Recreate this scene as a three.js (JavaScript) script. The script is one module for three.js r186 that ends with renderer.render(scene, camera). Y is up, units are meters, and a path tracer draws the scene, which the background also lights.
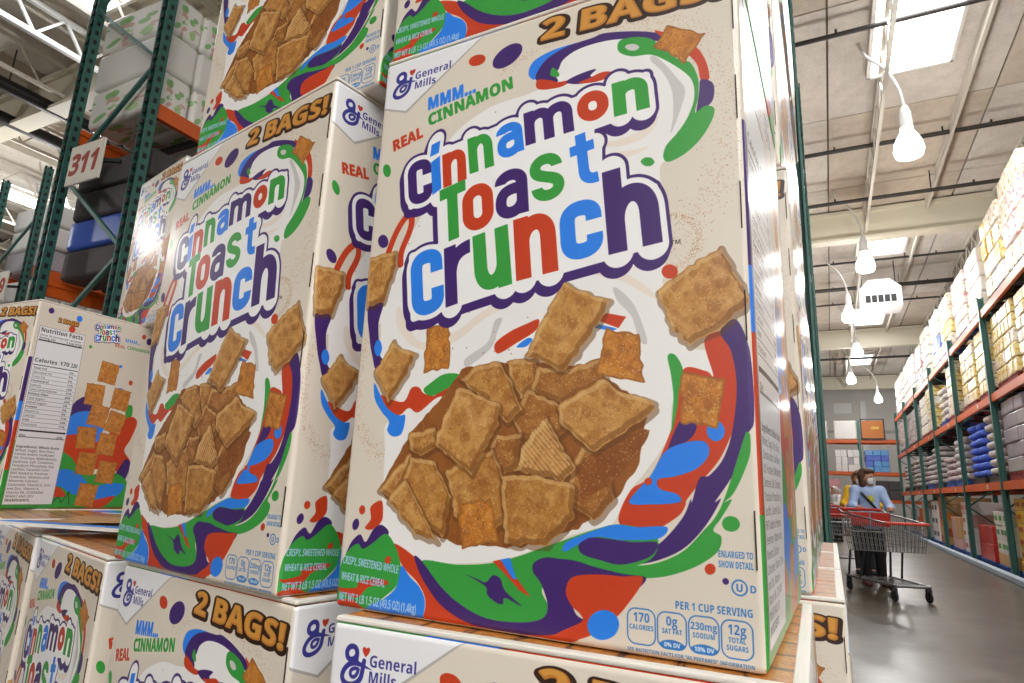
import * as THREE from 'three';
import { mergeGeometries } from 'three/addons/utils/BufferGeometryUtils.js';
import { RoundedBoxGeometry } from 'three/addons/geometries/RoundedBoxGeometry.js';
import { MarchingCubes } from 'three/addons/objects/MarchingCubes.js';
import { RectAreaLightUniformsLib } from 'three/addons/lights/RectAreaLightUniformsLib.js';

// ---------------------------------------------------------------- camera, light, exposure
RectAreaLightUniformsLib.init();
const scene = new THREE.Scene();
scene.background = new THREE.Color(0x000000);
const renderer = new THREE.WebGLRenderer({ antialias: true });
renderer.toneMapping = THREE.LinearToneMapping;
renderer.toneMappingExposure = 0.455;
renderer.shadowMap.enabled = true;

const STACK_Y = 1.065;                       // underside of the big carton in front
const camera = new THREE.PerspectiveCamera(57.05, 1024 / 683, 0.02, 200);
{
  const yaw = 0.4673, pitch = 0.2263, roll = 0.0421;
  camera.position.set(0.0263, STACK_Y + 0.0644, 0.2688);
  const fwd = new THREE.Vector3(-Math.sin(yaw) * Math.cos(pitch), Math.sin(pitch), -Math.cos(yaw) * Math.cos(pitch));
  const right = new THREE.Vector3(Math.cos(yaw), 0, -Math.sin(yaw));
  const up = new THREE.Vector3().crossVectors(right, fwd);
  camera.up.copy(right.clone().multiplyScalar(-Math.sin(roll)).add(up.clone().multiplyScalar(Math.cos(roll))));
  camera.lookAt(camera.position.clone().add(fwd));
}

const CEIL = 7.6;
const DAY = [0.98, 1.0, 1.03], LAMP = [1.0, 0.985, 0.96];
const SKYLIGHT_POWER = 21, LAMP_POWER = 44, SKYLIGHT_GLOW = 6, LAMP_GLOW = 7;
// every roof light: centre x, z (1.1 m wide, 2.4 m long) ; every pendant lamp: x, y, z
const SKYLIGHTS = [
  [1.5, -8.6], [1.6, -16.9], [1.6, -24.6], [1.6, -32.6], [-8.6, -2.8], [-17.2, -7.0], [-9.0, -16.6], [-9.0, -24.6],
  [1.6, 2.6], [1.6, 9.0], [6.6, 2.6], [6.6, -8.6], [6.6, -16.9], [6.6, 9.0], [1.6, 5.8], [4.1, 2.6], [4.1, 5.8], [4.1, 9.0], [6.6, 5.8], [-18.4, 1.0], [-4.4, -16.6],
];
const LAMPS = [
  [1.3, 6.0, -9.14], [0.98, 6.0, -14.05], [0.78, 6.0, -18.2], [1.12, 6.0, -22.98], [1.08, 6.0, -28.48], [2.38, 6.0, -34.4],
  [-12.9, 6.0, -5.83], [-14.6, 6.0, -6.4], [-15.9, 6.0, -7.0], [1.3, 6.0, 5.6], [5.2, 6.0, 0.8], [5.2, 6.0, 4.4], [2.9, 6.0, 7.4], [0.9, 6.0, 10.6], [5.2, 6.0, 10.6], [-13.8, 6.0, 0.6],
];

// ---------------------------------------------------------------- small tools
let seed = 20240;
const rnd = () => { seed = (seed + 0x6d2b79f5) | 0; let t = Math.imul(seed ^ (seed >>> 15), 1 | seed); t = (t + Math.imul(t ^ (t >>> 7), 61 | t)) ^ t; return ((t ^ (t >>> 14)) >>> 0) / 4294967296; };
const rr = (a, b) => a + (b - a) * rnd();
const pick = (a) => a[Math.floor(rnd() * a.length)];
const taken = new Map();
function numbered(name) { const n = taken.get(name) ?? 0; taken.set(name, n + 1); return n ? name + '_' + String(n).padStart(3, '0') : name; }
function tag(o, label, category, group, kind) { o.userData = { ...(label && { label }), ...(category && { category }), ...(group && { group }), ...(kind && { kind }) }; return o; }
function mesh(name, geo, mat, parent) { const m = new THREE.Mesh(geo, mat); m.name = parent === scene ? numbered(name) : name; m.castShadow = m.receiveShadow = true; parent.add(m); return m; }
function thing(name, label, category, [x, y, z] = [0, 0, 0], turn = 0, group) {
  const g = new THREE.Group(); g.name = numbered(name); g.position.set(x, y, z); g.rotation.y = turn; scene.add(g); return tag(g, label, category, group);
}
function copy(o, [x, y, z], turn, label, group) {
  const c = o.clone(); c.name = numbered(o.name.replace(/_\d{3}$/, '')); scene.add(c); c.position.set(x, y, z); c.rotation.y = turn;
  c.userData = { ...o.userData, label, group }; if (!group) delete c.userData.group; return c;
}
function struct(name, geo, mat, parent = scene) { const m = mesh(name, geo, mat, parent); if (parent === scene) m.userData.kind = 'structure'; return m; }
const box = (w, h, d, x = 0, y = 0, z = 0) => new THREE.BoxGeometry(w, h, d).translate(x, y, z);
const rbox = (w, h, d, r = 0.01, x = 0, y = 0, z = 0, s = 2) => new RoundedBoxGeometry(w, h, d, s, r).translate(x, y, z);
function bar(a, b, w, h = w) {            // a rectangular bar from a to b
  const A = new THREE.Vector3(...a), B = new THREE.Vector3(...b), L = A.distanceTo(B);
  const g = new THREE.BoxGeometry(w, h, L), m = new THREE.Matrix4().lookAt(A, B, Math.abs(B.y - A.y) > 0.99 * L ? new THREE.Vector3(1, 0, 0) : new THREE.Vector3(0, 1, 0));
  m.setPosition(A.add(B).multiplyScalar(0.5)); return g.applyMatrix4(m);
}
function rod(a, b, r, n = 8) {
  const A = new THREE.Vector3(...a), B = new THREE.Vector3(...b), L = A.distanceTo(B);
  const g = new THREE.CylinderGeometry(r, r, L, n); g.applyQuaternion(new THREE.Quaternion().setFromUnitVectors(new THREE.Vector3(0, 1, 0), B.clone().sub(A).normalize()));
  return g.translate(...A.add(B).multiplyScalar(0.5).toArray());
}
const tube = (pts, r, n = 24, k = 8) => new THREE.TubeGeometry(new THREE.CatmullRomCurve3(pts.map((p) => new THREE.Vector3(...p))), n, r, k, false);
const merge = (a) => mergeGeometries(a.map((g) => { const q = g.index ? g.toNonIndexed() : g; for (const k of Object.keys(q.attributes)) if (!['position', 'normal', 'uv'].includes(k)) q.deleteAttribute(k); return q; }));

function canvas(w, h, draw) { const c = document.createElement('canvas'); c.width = w; c.height = h; const x = c.getContext('2d'); draw(x, w, h); return c; }
function tex(c, srgb = true, repeat) { const t = new THREE.CanvasTexture(c); t.magFilter = THREE.LinearFilter; if (srgb) t.colorSpace = THREE.SRGBColorSpace; if (repeat) { t.wrapS = t.wrapT = THREE.RepeatWrapping; t.repeat.set(...repeat); } return t; }
// tileable grain, several sizes layered
function noiseTex(n, base, amp, sizes, srgb = true, repeat) {
  const f = new Float32Array(n * n);
  for (const [cells, a] of sizes) {
    const g = Float32Array.from({ length: cells * cells }, () => rnd() - 0.5);
    for (let y = 0; y < n; y++) for (let x = 0; x < n; x++) {
      const u = (x / n) * cells, v = (y / n) * cells, i = Math.floor(u), j = Math.floor(v), s = u - i, t = v - j, S = s * s * (3 - 2 * s), T = t * t * (3 - 2 * t);
      const q = (p, r) => g[(r % cells) * cells + (p % cells)];
      f[y * n + x] += a * ((q(i, j) * (1 - S) + q(i + 1, j) * S) * (1 - T) + (q(i, j + 1) * (1 - S) + q(i + 1, j + 1) * S) * T);
    }
  }
  const d = new Uint8Array(n * n * 4);
  for (let i = 0; i < n * n; i++) { for (let c = 0; c < 3; c++) d[i * 4 + c] = Math.max(0, Math.min(255, base[c] + f[i] * amp)); d[i * 4 + 3] = 255; }
  const t = new THREE.DataTexture(d, n, n); t.wrapS = t.wrapT = THREE.RepeatWrapping; t.magFilter = THREE.LinearFilter; if (srgb) t.colorSpace = THREE.SRGBColorSpace; if (repeat) t.repeat.set(...repeat); t.needsUpdate = true; return t;
}
const std = (color, roughness = 0.6, metalness = 0, extra = {}) => new THREE.MeshStandardMaterial({ color, roughness, metalness, ...extra });
const phys = (color, roughness, extra = {}) => new THREE.MeshPhysicalMaterial({ color, roughness, ...extra });
const PRINT_SHAPES = [
['W', 1, [568,189,562,180,621,141,690,143,757,157,834,195,893,279,906,343,890,405,861,444,844,492,822,526,837,683,803,721,835,749,826,789,868,889,888,930,922,937,922,986,888,979,844,1031,835,1100,815,1137,779,1185,753,1217,715,1284,677,1295,615,1316,581,1332,501,1363,436,1381,348,1392,262,1394,189,1376,145,1343,114,1308,125,1276,121,1146,116,1080,157,1057,137,1000,69,942,76,886,72,813,64,808,78,736,105,649,135,578,176,523,240,328,364,248,509,233]],
['B', 1, [484,176,492,147,519,132,569,124,633,129,558,155,539,180,512,195,498,197]],
['P', 1, [505,197,516,166,542,143,590,127,656,124,689,121,757,138,822,165,840,186,822,187,757,159,690,144,622,145,581,163,568,189,555,196,568,223,529,219]],
['R', 1, [508,221,513,202,550,215,568,225,606,230,580,241,545,239,520,233]],
['G', 1, [546,194,553,178,571,201,567,210,552,204]],
['P', 1, [591,232,621,220,668,217,655,234,696,249,630,248]],
['R', 1, [623,244,656,237,688,231,725,244,702,251,663,253]],
['R', 1, [812,156,840,170,883,200,912,237,928,276,933,318,915,316,908,277,888,243,853,204]],
['P', 1, [915,316,937,327,943,347,938,375,921,390,904,402,907,370,911,342]],
['G', 1, [722,169,731,154,764,157,803,174,834,212,870,252,893,266,909,311,908,357,901,395,921,384,940,392,938,417,915,457,882,488,844,504,830,492,836,464,861,437,884,404,899,362,898,321,881,289,840,246,803,218,759,209,729,190]],
['K', 1, [809,222,834,251,863,298,880,336,865,392,847,434,853,389,851,328,831,274,803,234]],
['K', 1, [741,177,751,173,767,178,776,189,766,195,750,189]],
['G', 1, [779,491,788,483,802,486,810,498,802,506,788,503]],
['C', 1, [672,416,722,425,781,411,816,380,810,412,775,437,716,440]],
['C', 1, [711,456,764,458,799,456,764,471,723,469]],
['C', 1, [131,770,205,868,308,855,401,802,529,756,614,740,530,776,403,823,317,876,207,889,132,828]],
['C', 1, [686,730,749,757,794,792,810,817,784,803,739,771,675,748]],
['K', 1, [424,836,444,831,433,862,418,900,356,942,348,922,407,886]],
['K', 1, [717,783,740,798,768,837,791,908,775,907,758,853,727,815]],
['R', 1, [907,914,941,898,969,929,973,993,969,1050,955,1095,928,1151,890,1197,865,1229,862,1240,846,1262,792,1292,730,1280,753,1217,795,1185,835,1100,850,1047,864,972,908,977,922,986]],
['P', 1, [938,898,969,875,992,936,999,1010,996,1076,980,1105,969,1150,942,1195,918,1230,928,1226,899,1275,858,1319,809,1345,764,1356,781,1336,820,1306,857,1262,872,1229,875,1232,890,1187,909,1181,937,1146,955,1090,965,1008,957,939]],
['G', 1, [833,943,848,941,863,972,855,1010,851,1047,838,1100,843,1031,839,982]],
['P', 1, [828,1140,850,1085,865,1066,882,1066,887,1090,875,1111,850,1127]],
['B', 1, [751,1238,795,1185,825,1137,865,1119,899,1116,910,1131,904,1151,880,1172,840,1186,810,1192,813,1210,846,1219,851,1234,795,1241]],
['R', 1, [782,1196,790,1189,797,1192,796,1201,787,1204]],
['G', 1, [255,1395,354,1394,436,1384,501,1365,563,1341,615,1321,677,1297,730,1283,792,1292,809,1313,792,1346,735,1367,651,1369,622,1368,564,1420,576,1455,563,1482,509,1496,431,1497,365,1477,310,1444]],
['G', 1, [974,1110,980,1098,986,1105,984,1140,969,1180,951,1214,935,1230,948,1225,929,1258,913,1282,927,1294,920,1320,884,1348,831,1371,781,1381,735,1378,676,1372,614,1364,614,1344,694,1360,781,1357,847,1331,889,1291,929,1237]],
['B', 1, [718,1285,764,1286,825,1282,809,1305,735,1313,676,1312,614,1345,615,1327,652,1309]],
['P', 1, [643,1331,658,1318,682,1312,758,1315,806,1313,792,1340,735,1360,688,1355,652,1347]],
['R', 1, [171,1363,233,1387,275,1427,337,1471,391,1498,470,1514,559,1510,626,1494,678,1463,707,1440,678,1482,637,1517,595,1535,430,1541,290,1539,243,1536,269,1507,269,1473,245,1442,202,1411]],
['P', 1, [233,1387,255,1395,310,1444,365,1477,431,1497,509,1496,563,1482,576,1455,561,1415,541,1391,543,1374,566,1361,599,1360,636,1361,676,1369,735,1377,784,1381,741,1414,651,1407,626,1426,638,1463,656,1476,612,1498,620,1500,559,1516,470,1525,390,1514,315,1485,260,1434]],
['R', 1, [616,1422,632,1393,688,1383,735,1382,778,1382,741,1440,705,1475,668,1501,624,1518,611,1526,572,1528,599,1505,650,1477,647,1462,628,1448]],
['R', 0, [443,1379,462,1374,500,1405,537,1443,511,1433,480,1407]],
['B', 0, [462,1374,485,1368,503,1411,493,1410]],
['P', 1, [378,1413,408,1420,428,1424,445,1408,464,1414,476,1437,516,1463,476,1451,471,1464,456,1463,433,1450,426,1432]],
['R', 1, [247,1532,291,1538,430,1541,595,1534,558,1531,619,1537,495,1547,333,1549,246,1544]],
['P', 1, [19,1415,29,1386,43,1363,65,1349,84,1365,106,1333,130,1322,153,1343,103,1383,75,1382,46,1388]],
['G', 1, [4,1441,29,1392,59,1371,77,1382,104,1368,145,1342,178,1371,196,1411,197,1435,184,1460,143,1493,101,1522,43,1532,-3,1522]],
['R', 1, [3,1478,30,1478,68,1472,77,1457,146,1446,161,1456,105,1468,72,1495,29,1491]],
['R', 1, [0,1512,53,1500,85,1515,114,1538,79,1539,0,1534]],
['B', 1, [198,1411,223,1432,252,1452,269,1479,267,1513,246,1539,139,1537,112,1536,99,1517,157,1486,188,1456]],
['R', 1, [78,1332,94,1310,91,1281,123,1265,131,1294,127,1316,100,1335]],
['P', 1, [21,760,73,748,63,808,72,866,69,842,77,893,93,916,68,933,52,898,36,847]],
['B', 1, [55,876,62,856,74,857,83,878,77,897,65,896]],
['B', 1, [67,970,89,998,116,1033,157,1055,178,1057,171,1100,144,1108,124,1093,127,1070,101,1046,74,1012]],
['R', 1, [94,1002,123,1013,170,1021,191,988,214,987,230,1002,260,1010,281,997,322,973,350,942,336,973,303,1008,268,1016,218,1049,187,1038,157,1055,116,1034]],
['G', 1, [229,994,250,977,286,958,329,959,323,979,288,998,252,1010]],
['R', 1, [428,891,466,865,510,849,540,841,533,867,487,892,438,915]],
['B', 1, [486,902,512,884,526,888,510,903]],
['R', 0, [680,854,702,840,746,852,729,876]],
['B', 0, [669,859,726,877,715,882,670,870]],
['P', 1, [457,78,459,103,436,126,402,134,377,122,375,97,398,74,432,66]],
['R', 1, [347,80,347,94,332,101,311,98,297,86,297,72,312,65,333,68]],
['G', 1, [56,360,54,374,45,377,33,368,26,352,28,338,37,335,49,344]],
['P', 1, [71,576,68,589,55,593,41,585,33,570,36,557,49,553,63,561]],
['G', 1, [961,1268,957,1278,946,1283,934,1280,929,1270,933,1260,944,1255,956,1258]],
['R', 1, [915,1352,912,1359,905,1363,898,1361,895,1354,898,1347,905,1343,912,1345]],
['P', 1, [938,1372,936,1376,932,1378,928,1376,926,1372,928,1368,932,1366,936,1368]],
['B', 1, [729,1472,719,1493,695,1505,672,1500,663,1482,673,1461,697,1449,720,1454]],
['B', 1, [940,1096,935,1110,923,1116,911,1110,906,1096,911,1082,923,1076,935,1082]],
['R', 1, [166,1400,163,1407,156,1410,150,1408,148,1402,151,1395,158,1392,164,1394]],
['R', 1, [74,1290,71,1298,64,1301,57,1298,54,1290,57,1282,64,1279,71,1282]],
['P', 1, [58,1325,54,1335,46,1340,39,1337,36,1327,40,1317,48,1312,55,1315]],
['R', 1, [857,762,852,773,840,776,828,770,823,758,828,747,840,744,852,750]]
];
const PRINT_TOASTS = [
[0, [112,1237,198,1100,289,1011,338,947,437,936,539,939,682,969,792,1046,767,1170,720,1236,631,1303,510,1344,345,1351,202,1307]],
[2, [194,1100,272,1087,283,1131,236,1154,199,1139]],
[3, [112,1237,199,1151,216,1164,163,1262]],
[2, [463,935,533,932,544,988,505,1023,471,979]],
[1, [523,1005,540,951,613,960,687,941,705,988,604,1037]],
[1, [517,1005,592,1036,611,1095,570,1129,502,1106,475,1058]],
[2, [336,973,383,940,440,935,471,979,503,1047,470,1079,415,1026]],
[1, [646,1128,708,1160,720,1236,676,1279,619,1250,624,1173]],
[0, [676,1139,784,1092,794,1095,789,1116,747,1170,699,1214,649,1239,637,1173]],
[1, [438,1106,502,1100,497,1176,458,1195,425,1130]],
[4, [563,1064,632,1173,606,1202,493,1183,509,1129]],
[2, [309,1187,432,1136,462,1200,473,1291,420,1334,340,1287]],
[2, [185,1215,203,1158,273,1163,328,1246,311,1336,240,1305]],
[3, [140,1263,192,1209,262,1304,296,1349,232,1335]],
[2, [458,1196,540,1191,633,1209,631,1281,572,1334,472,1341]],
[3, [330,989,449,1035,444,1082,379,1195,271,1125,279,1100,321,1011]],
[3, [590,1042,695,983,724,1011,805,1037,804,1055,773,1079,676,1139,630,1106,601,1083]],
[3, [597,756,635,781,708,810,690,854,613,959,595,961,511,923,548,848]],
[3, [810,799,877,754,944,718,962,748,970,783,1000,836,950,881,878,926,843,889]],
[3, [3,617,49,610,99,609,109,650,92,700,72,750,14,759]],
[3, [119,860,145,886,198,900,166,960,119,1021,64,942]],
[5, [842,151,926,202,882,263,812,198]],
[5, [226,836,295,832,303,943,225,949]],
[5, [701,876,775,894,783,995,681,976]],
[5, [861,976,946,995,927,1090,855,1079]],
[5, [347,1259,434,1249,454,1338,363,1359]]
];
const PRINT_LETTERS = [
['c', 'P', [115,353,194,346,134,487,215,478]],
['i', 'B', [185,323,220,300,208,468,239,459]],
['n', 'R', [231,354,305,341,245,454,316,442]],
['n', 'G', [311,328,383,315,326,430,400,425]],
['a', 'B', [394,312,469,302,410,405,483,396]],
['m', 'P', [476,292,605,279,487,386,618,375]],
['o', 'R', [616,281,697,274,627,361,704,359]],
['n', 'G', [705,268,793,266,716,362,798,355]],
['T', 'G', [231,463,313,444,253,615,330,598]],
['o', 'R', [301,468,395,458,319,597,407,586]],
['a', 'P', [402,443,491,436,414,574,506,565]],
['s', 'G', [500,424,584,416,512,551,602,541]],
['t', 'B', [595,399,664,381,616,533,678,527]],
['c', 'B', [151,628,253,615,177,808,277,790]],
['r', 'P', [261,632,339,611,280,788,357,775]],
['u', 'G', [345,609,447,590,367,765,466,748]],
['n', 'R', [462,582,570,569,478,742,587,727]],
['c', 'B', [580,570,684,556,594,713,695,702]],
['h', 'P', [682,500,808,486,706,706,821,690]]
];
// ---------------------------------------------------------------- the print on the cartons (flat artwork, as it is printed)
const INK = { P: '#3f1f6e', B: '#2684f2', G: '#35a03f', R: '#cb3e18', W: '#f6f4f2', K: '#d3cfce', C: '#f3e7da' };
const CARD = '#e4dacb';
function blob(x, p, smooth) {
  const n = p.length / 2, q = (i) => [p[((i + n) % n) * 2], p[((i + n) % n) * 2 + 1]];
  x.beginPath(); x.moveTo(...q(0));
  for (let i = 0; i < n; i++) {
    const a = q(i - 1), b = q(i), c = q(i + 1), d = q(i + 2), k = smooth ? 1 / 6 : 0;
    if (smooth) x.bezierCurveTo(b[0] + (c[0] - a[0]) * k, b[1] + (c[1] - a[1]) * k, c[0] - (d[0] - b[0]) * k, c[1] - (d[1] - b[1]) * k, ...c); else x.lineTo(...c);
  }
  x.closePath();
}
function toast(x, p, kind, rng) {
  const n = p.length / 2; let cx = 0, cy = 0, x0 = 1e9, x1 = -1e9, y0 = 1e9, y1 = -1e9;
  for (let i = 0; i < n; i++) { cx += p[2 * i] / n; cy += p[2 * i + 1] / n; x0 = Math.min(x0, p[2 * i]); x1 = Math.max(x1, p[2 * i]); y0 = Math.min(y0, p[2 * i + 1]); y1 = Math.max(y1, p[2 * i + 1]); }
  const s = Math.max(x1 - x0, y1 - y0), tone = [['#85491a', '#9e6028'], ['#a0652b', '#bf853d'], ['#b67b36', '#d29d58'], ['#c08842', '#dcab68'], ['#ba8140', '#d8a45e'], ['#c57a2a', '#dd9a42']][kind];
  x.save();
  // crusty edge: the outline is walked with small irregular steps
  const pts = [];
  for (let i = 0; i < n; i++) { const ax = p[2 * i], ay = p[2 * i + 1], bx = p[2 * ((i + 1) % n)], by = p[2 * ((i + 1) % n) + 1], L = Math.hypot(bx - ax, by - ay), m = Math.max(2, Math.round(L / 13)); for (let k = 0; k < m; k++) pts.push(ax + (bx - ax) * k / m + (rng() - 0.5) * 6, ay + (by - ay) * k / m + (rng() - 0.5) * 6); }
  const trace = (dx, dy, col, w, a) => { x.save(); x.translate(dx, dy); x.globalAlpha = a; blob(x, pts, 1); x.strokeStyle = col; x.lineWidth = w; x.stroke(); x.restore(); };
  if (kind && kind !== 5) trace(3, 5, '#5f3613', 12, 0.5);
  blob(x, pts, 1); x.fillStyle = tone[0]; x.fill(); x.clip();
  for (let k = 0; k < 80 * (s / 120); k++) { x.globalAlpha = 0.26; x.fillStyle = rng() < 0.62 ? tone[1] : '#8f5220'; x.beginPath(); x.ellipse(x0 + rng() * (x1 - x0), y0 + rng() * (y1 - y0), 5 + rng() * s * 0.1, 4 + rng() * s * 0.06, rng() * 3, 0, 7); x.fill(); }
  if (kind === 4) { x.globalAlpha = 0.5; x.strokeStyle = '#e6c58e'; x.lineWidth = 4; for (let k = -20; k < 20; k++) { x.beginPath(); x.moveTo(cx + k * 12 - 100, cy - 100); x.lineTo(cx + k * 12 + 100, cy + 110); x.stroke(); } }
  for (let k = 0; k < s * 2.6; k++) { x.globalAlpha = 0.5; x.fillStyle = rng() < 0.55 ? '#ecd2a6' : '#74431b'; x.fillRect(x0 + rng() * (x1 - x0), y0 + rng() * (y1 - y0), 1 + rng() * 2.2, 1 + rng() * 2.2); }
  if (kind === 5) trace(0, 0, '#8d5722', 8, 0.6);
  else if (kind) { trace(-5, -7, '#7a4a1e', 12, 0.55); trace(5, 6, '#e3be85', 9, 0.5); }
  x.restore();
}
// heavy rounded letters, drawn as thick strokes inside a w x h field, y up
const GLYPH = {
  n(c, w, h, s) { c.moveTo(s / 2, 0); c.lineTo(s / 2, h); c.moveTo(s / 2, h * 0.55); c.bezierCurveTo(s / 2, h * 1.05 - s / 2, w - s / 2, h * 1.12 - s / 2, w - s / 2, h * 0.6); c.lineTo(w - s / 2, 0); },
  m(c, w, h, s) { c.moveTo(s / 2, 0); c.lineTo(s / 2, h); for (const [a, b] of [[s / 2, w / 2], [w / 2, w - s / 2]]) { c.moveTo(a, h * 0.55); c.bezierCurveTo(a, h * 1.05 - s / 2, b, h * 1.12 - s / 2, b, h * 0.6); c.lineTo(b, 0); } },
  u(c, w, h, s) { c.moveTo(s / 2, h); c.lineTo(s / 2, h * 0.42); c.bezierCurveTo(s / 2, -h * 0.12 + s / 2, w - s / 2, -h * 0.05 + s / 2, w - s / 2, h * 0.45); c.moveTo(w - s / 2, h); c.lineTo(w - s / 2, 0); },
  o(c, w, h, s) { c.roundRect(s / 2, s / 2, w - s, h - s, (w - s) * 0.49); },
  c(c, w, h, s) { const r = (w - s) * 0.5; c.moveTo(w - s / 2, h * 0.62); c.lineTo(w - s / 2, h - s / 2 - r * 0.8); c.quadraticCurveTo(w - s / 2, h - s / 2, w / 2, h - s / 2); c.quadraticCurveTo(s / 2, h - s / 2, s / 2, h - s / 2 - r); c.lineTo(s / 2, s / 2 + r); c.quadraticCurveTo(s / 2, s / 2, w / 2, s / 2); c.quadraticCurveTo(w - s / 2, s / 2, w - s / 2, s / 2 + r * 0.8); c.lineTo(w - s / 2, h * 0.38); },
  a(c, w, h, s) { c.moveTo(s * 0.5, h * 0.7); c.bezierCurveTo(s * 0.5, h - s * 0.4, w - s / 2, h - s * 0.2, w - s / 2, h * 0.66); c.lineTo(w - s / 2, 0); c.moveTo(w - s / 2, h * 0.55); c.bezierCurveTo(w * 0.3, h * 0.6, s / 2, h * 0.48, s / 2, h * 0.28); c.bezierCurveTo(s / 2, -h * 0.02, w - s / 2, h * 0.02, w - s / 2, h * 0.34); },
  s(c, w, h, s) { c.moveTo(w - s * 0.55, h * 0.7); c.bezierCurveTo(w - s * 0.6, h - s * 0.2, s / 2, h - s * 0.2, s / 2, h * 0.7); c.bezierCurveTo(s / 2, h * 0.48, w - s / 2, h * 0.52, w - s / 2, h * 0.3); c.bezierCurveTo(w - s / 2, s * 0.2, s * 0.6, s * 0.2, s * 0.55, h * 0.3); },
  t(c, w, h, s) { c.moveTo(w * 0.5, h); c.lineTo(w * 0.5, h * 0.3); c.quadraticCurveTo(w * 0.5, s * 0.45, w, s * 0.5); c.moveTo(w * 0.05, h * 0.72); c.lineTo(w * 0.97, h * 0.72); },
  T(c, w, h, s) { c.moveTo(0, h - s * 0.4); c.lineTo(w, h - s * 0.4); c.moveTo(w * 0.48, h); c.lineTo(w * 0.48, 0); },
  r(c, w, h, s) { c.moveTo(s / 2, 0); c.lineTo(s / 2, h); c.moveTo(s / 2, h * 0.5); c.quadraticCurveTo(s * 0.6, h - s * 0.5, w, h - s * 0.55); },
  h(c, w, h, s) { c.moveTo(s / 2, 0); c.lineTo(s / 2, h); c.moveTo(s / 2, h * 0.34); c.bezierCurveTo(s / 2, h * 0.84 - s / 2, w - s / 2, h * 0.88 - s / 2, w - s / 2, h * 0.4); c.lineTo(w - s / 2, 0); },
  i(c, w, h, s) { c.moveTo(w / 2, 0); c.lineTo(w / 2, h * 0.66); c.moveTo(w * 0.42, h * 0.76); c.lineTo(w * 0.62, h * 0.98); },
};
const HEAVY = { n: 0.37, m: 0.215, u: 0.37, o: 0.36, c: 0.37, a: 0.34, s: 0.33, t: 0.4, T: 0.4, r: 0.46, h: 0.36, i: 0.86 };
function logo(x) {
  const each = (f) => { for (const [g, col, q] of PRINT_LETTERS) {
    const [tlx, tly, trx, try_, blx, bly, brx, bry] = q, w = (Math.hypot(trx - tlx, try_ - tly) + Math.hypot(brx - blx, bry - bly)) / 2, h = (Math.hypot(tlx - blx, tly - bly) + Math.hypot(trx - brx, try_ - bry)) / 2;
    x.save(); x.transform((trx - tlx + brx - blx) / 2 / w, (try_ - tly + bry - bly) / 2 / w, (tlx - blx + trx - brx) / 2 / h, (tly - bly + try_ - bry) / 2 / h, blx, bly);
    const s = HEAVY[g] * w; x.beginPath(); GLYPH[g](x, w, h, s); f(s, INK[col]); x.restore();
  } };
  const rows = [[128, 362, 400, 318, 790, 272, 798, 353, 480, 398, 142, 484], [236, 466, 600, 410, 676, 420, 678, 525, 400, 588, 254, 612], [160, 634, 580, 572, 690, 548, 806, 560, 820, 688, 480, 744, 182, 804]];
  const panel = (col, w) => { for (const p of rows) { blob(x, p, 0); x.fillStyle = x.strokeStyle = col; x.fill(); x.lineWidth = w; x.stroke(); } };
  x.lineJoin = 'round'; x.lineCap = 'round';
  x.strokeStyle = INK.P;
  for (const dy of [0, 6, 12, 17]) { x.save(); x.translate(-dy * 0.35, dy); each((s) => { x.lineWidth = s + 42; x.stroke(); }); panel(INK.P, 38); x.restore(); }
  x.strokeStyle = '#fbfafa'; each((s) => { x.lineWidth = s + 27; x.stroke(); }); panel('#fbfafa', 23);
  for (const p of [[236, 452, 420, 416, 668, 366, 668, 420, 420, 466, 262, 494], [262, 596, 420, 572, 690, 518, 690, 586, 460, 600, 262, 650]]) { blob(x, p, 0); x.fillStyle = '#fbfafa'; x.fill(); }
  x.lineCap = 'butt'; x.lineJoin = 'miter';
  each((s, col) => { x.strokeStyle = col; x.lineWidth = s; x.stroke(); });
}
function words(x, text, px, py, size, color, { width, bold = true, rot = 0, stroke, align = 'left', squeeze = 1 } = {}) {
  x.save(); x.translate(px, py); x.rotate(rot); x.font = (bold ? 'bold ' : '') + size + 'px sans-serif'; x.textAlign = align;
  const m = x.measureText(text).width; x.scale(width ? width / m : squeeze, 1);
  if (stroke) { x.lineJoin = 'round'; x.strokeStyle = stroke[0]; x.lineWidth = stroke[1]; x.strokeText(text, 0, 0); }
  x.fillStyle = color; x.fillText(text, 0, 0); x.restore();
}
function bags(x, px, py, size, w, rot) {
  words(x, '2 BAGS!', px + size * 0.03, py + size * 0.04, size, '#5b2c12', { width: w, rot, stroke: ['#2b1408', size * 0.26] });
  words(x, '2 BAGS!', px, py, size, '#c07c2f', { width: w, rot, stroke: ['#c07c2f', size * 0.07] });
  words(x, '2 BAGS!', px - size * 0.02, py - size * 0.03, size, '#d6973f', { width: w, rot });
}
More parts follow.
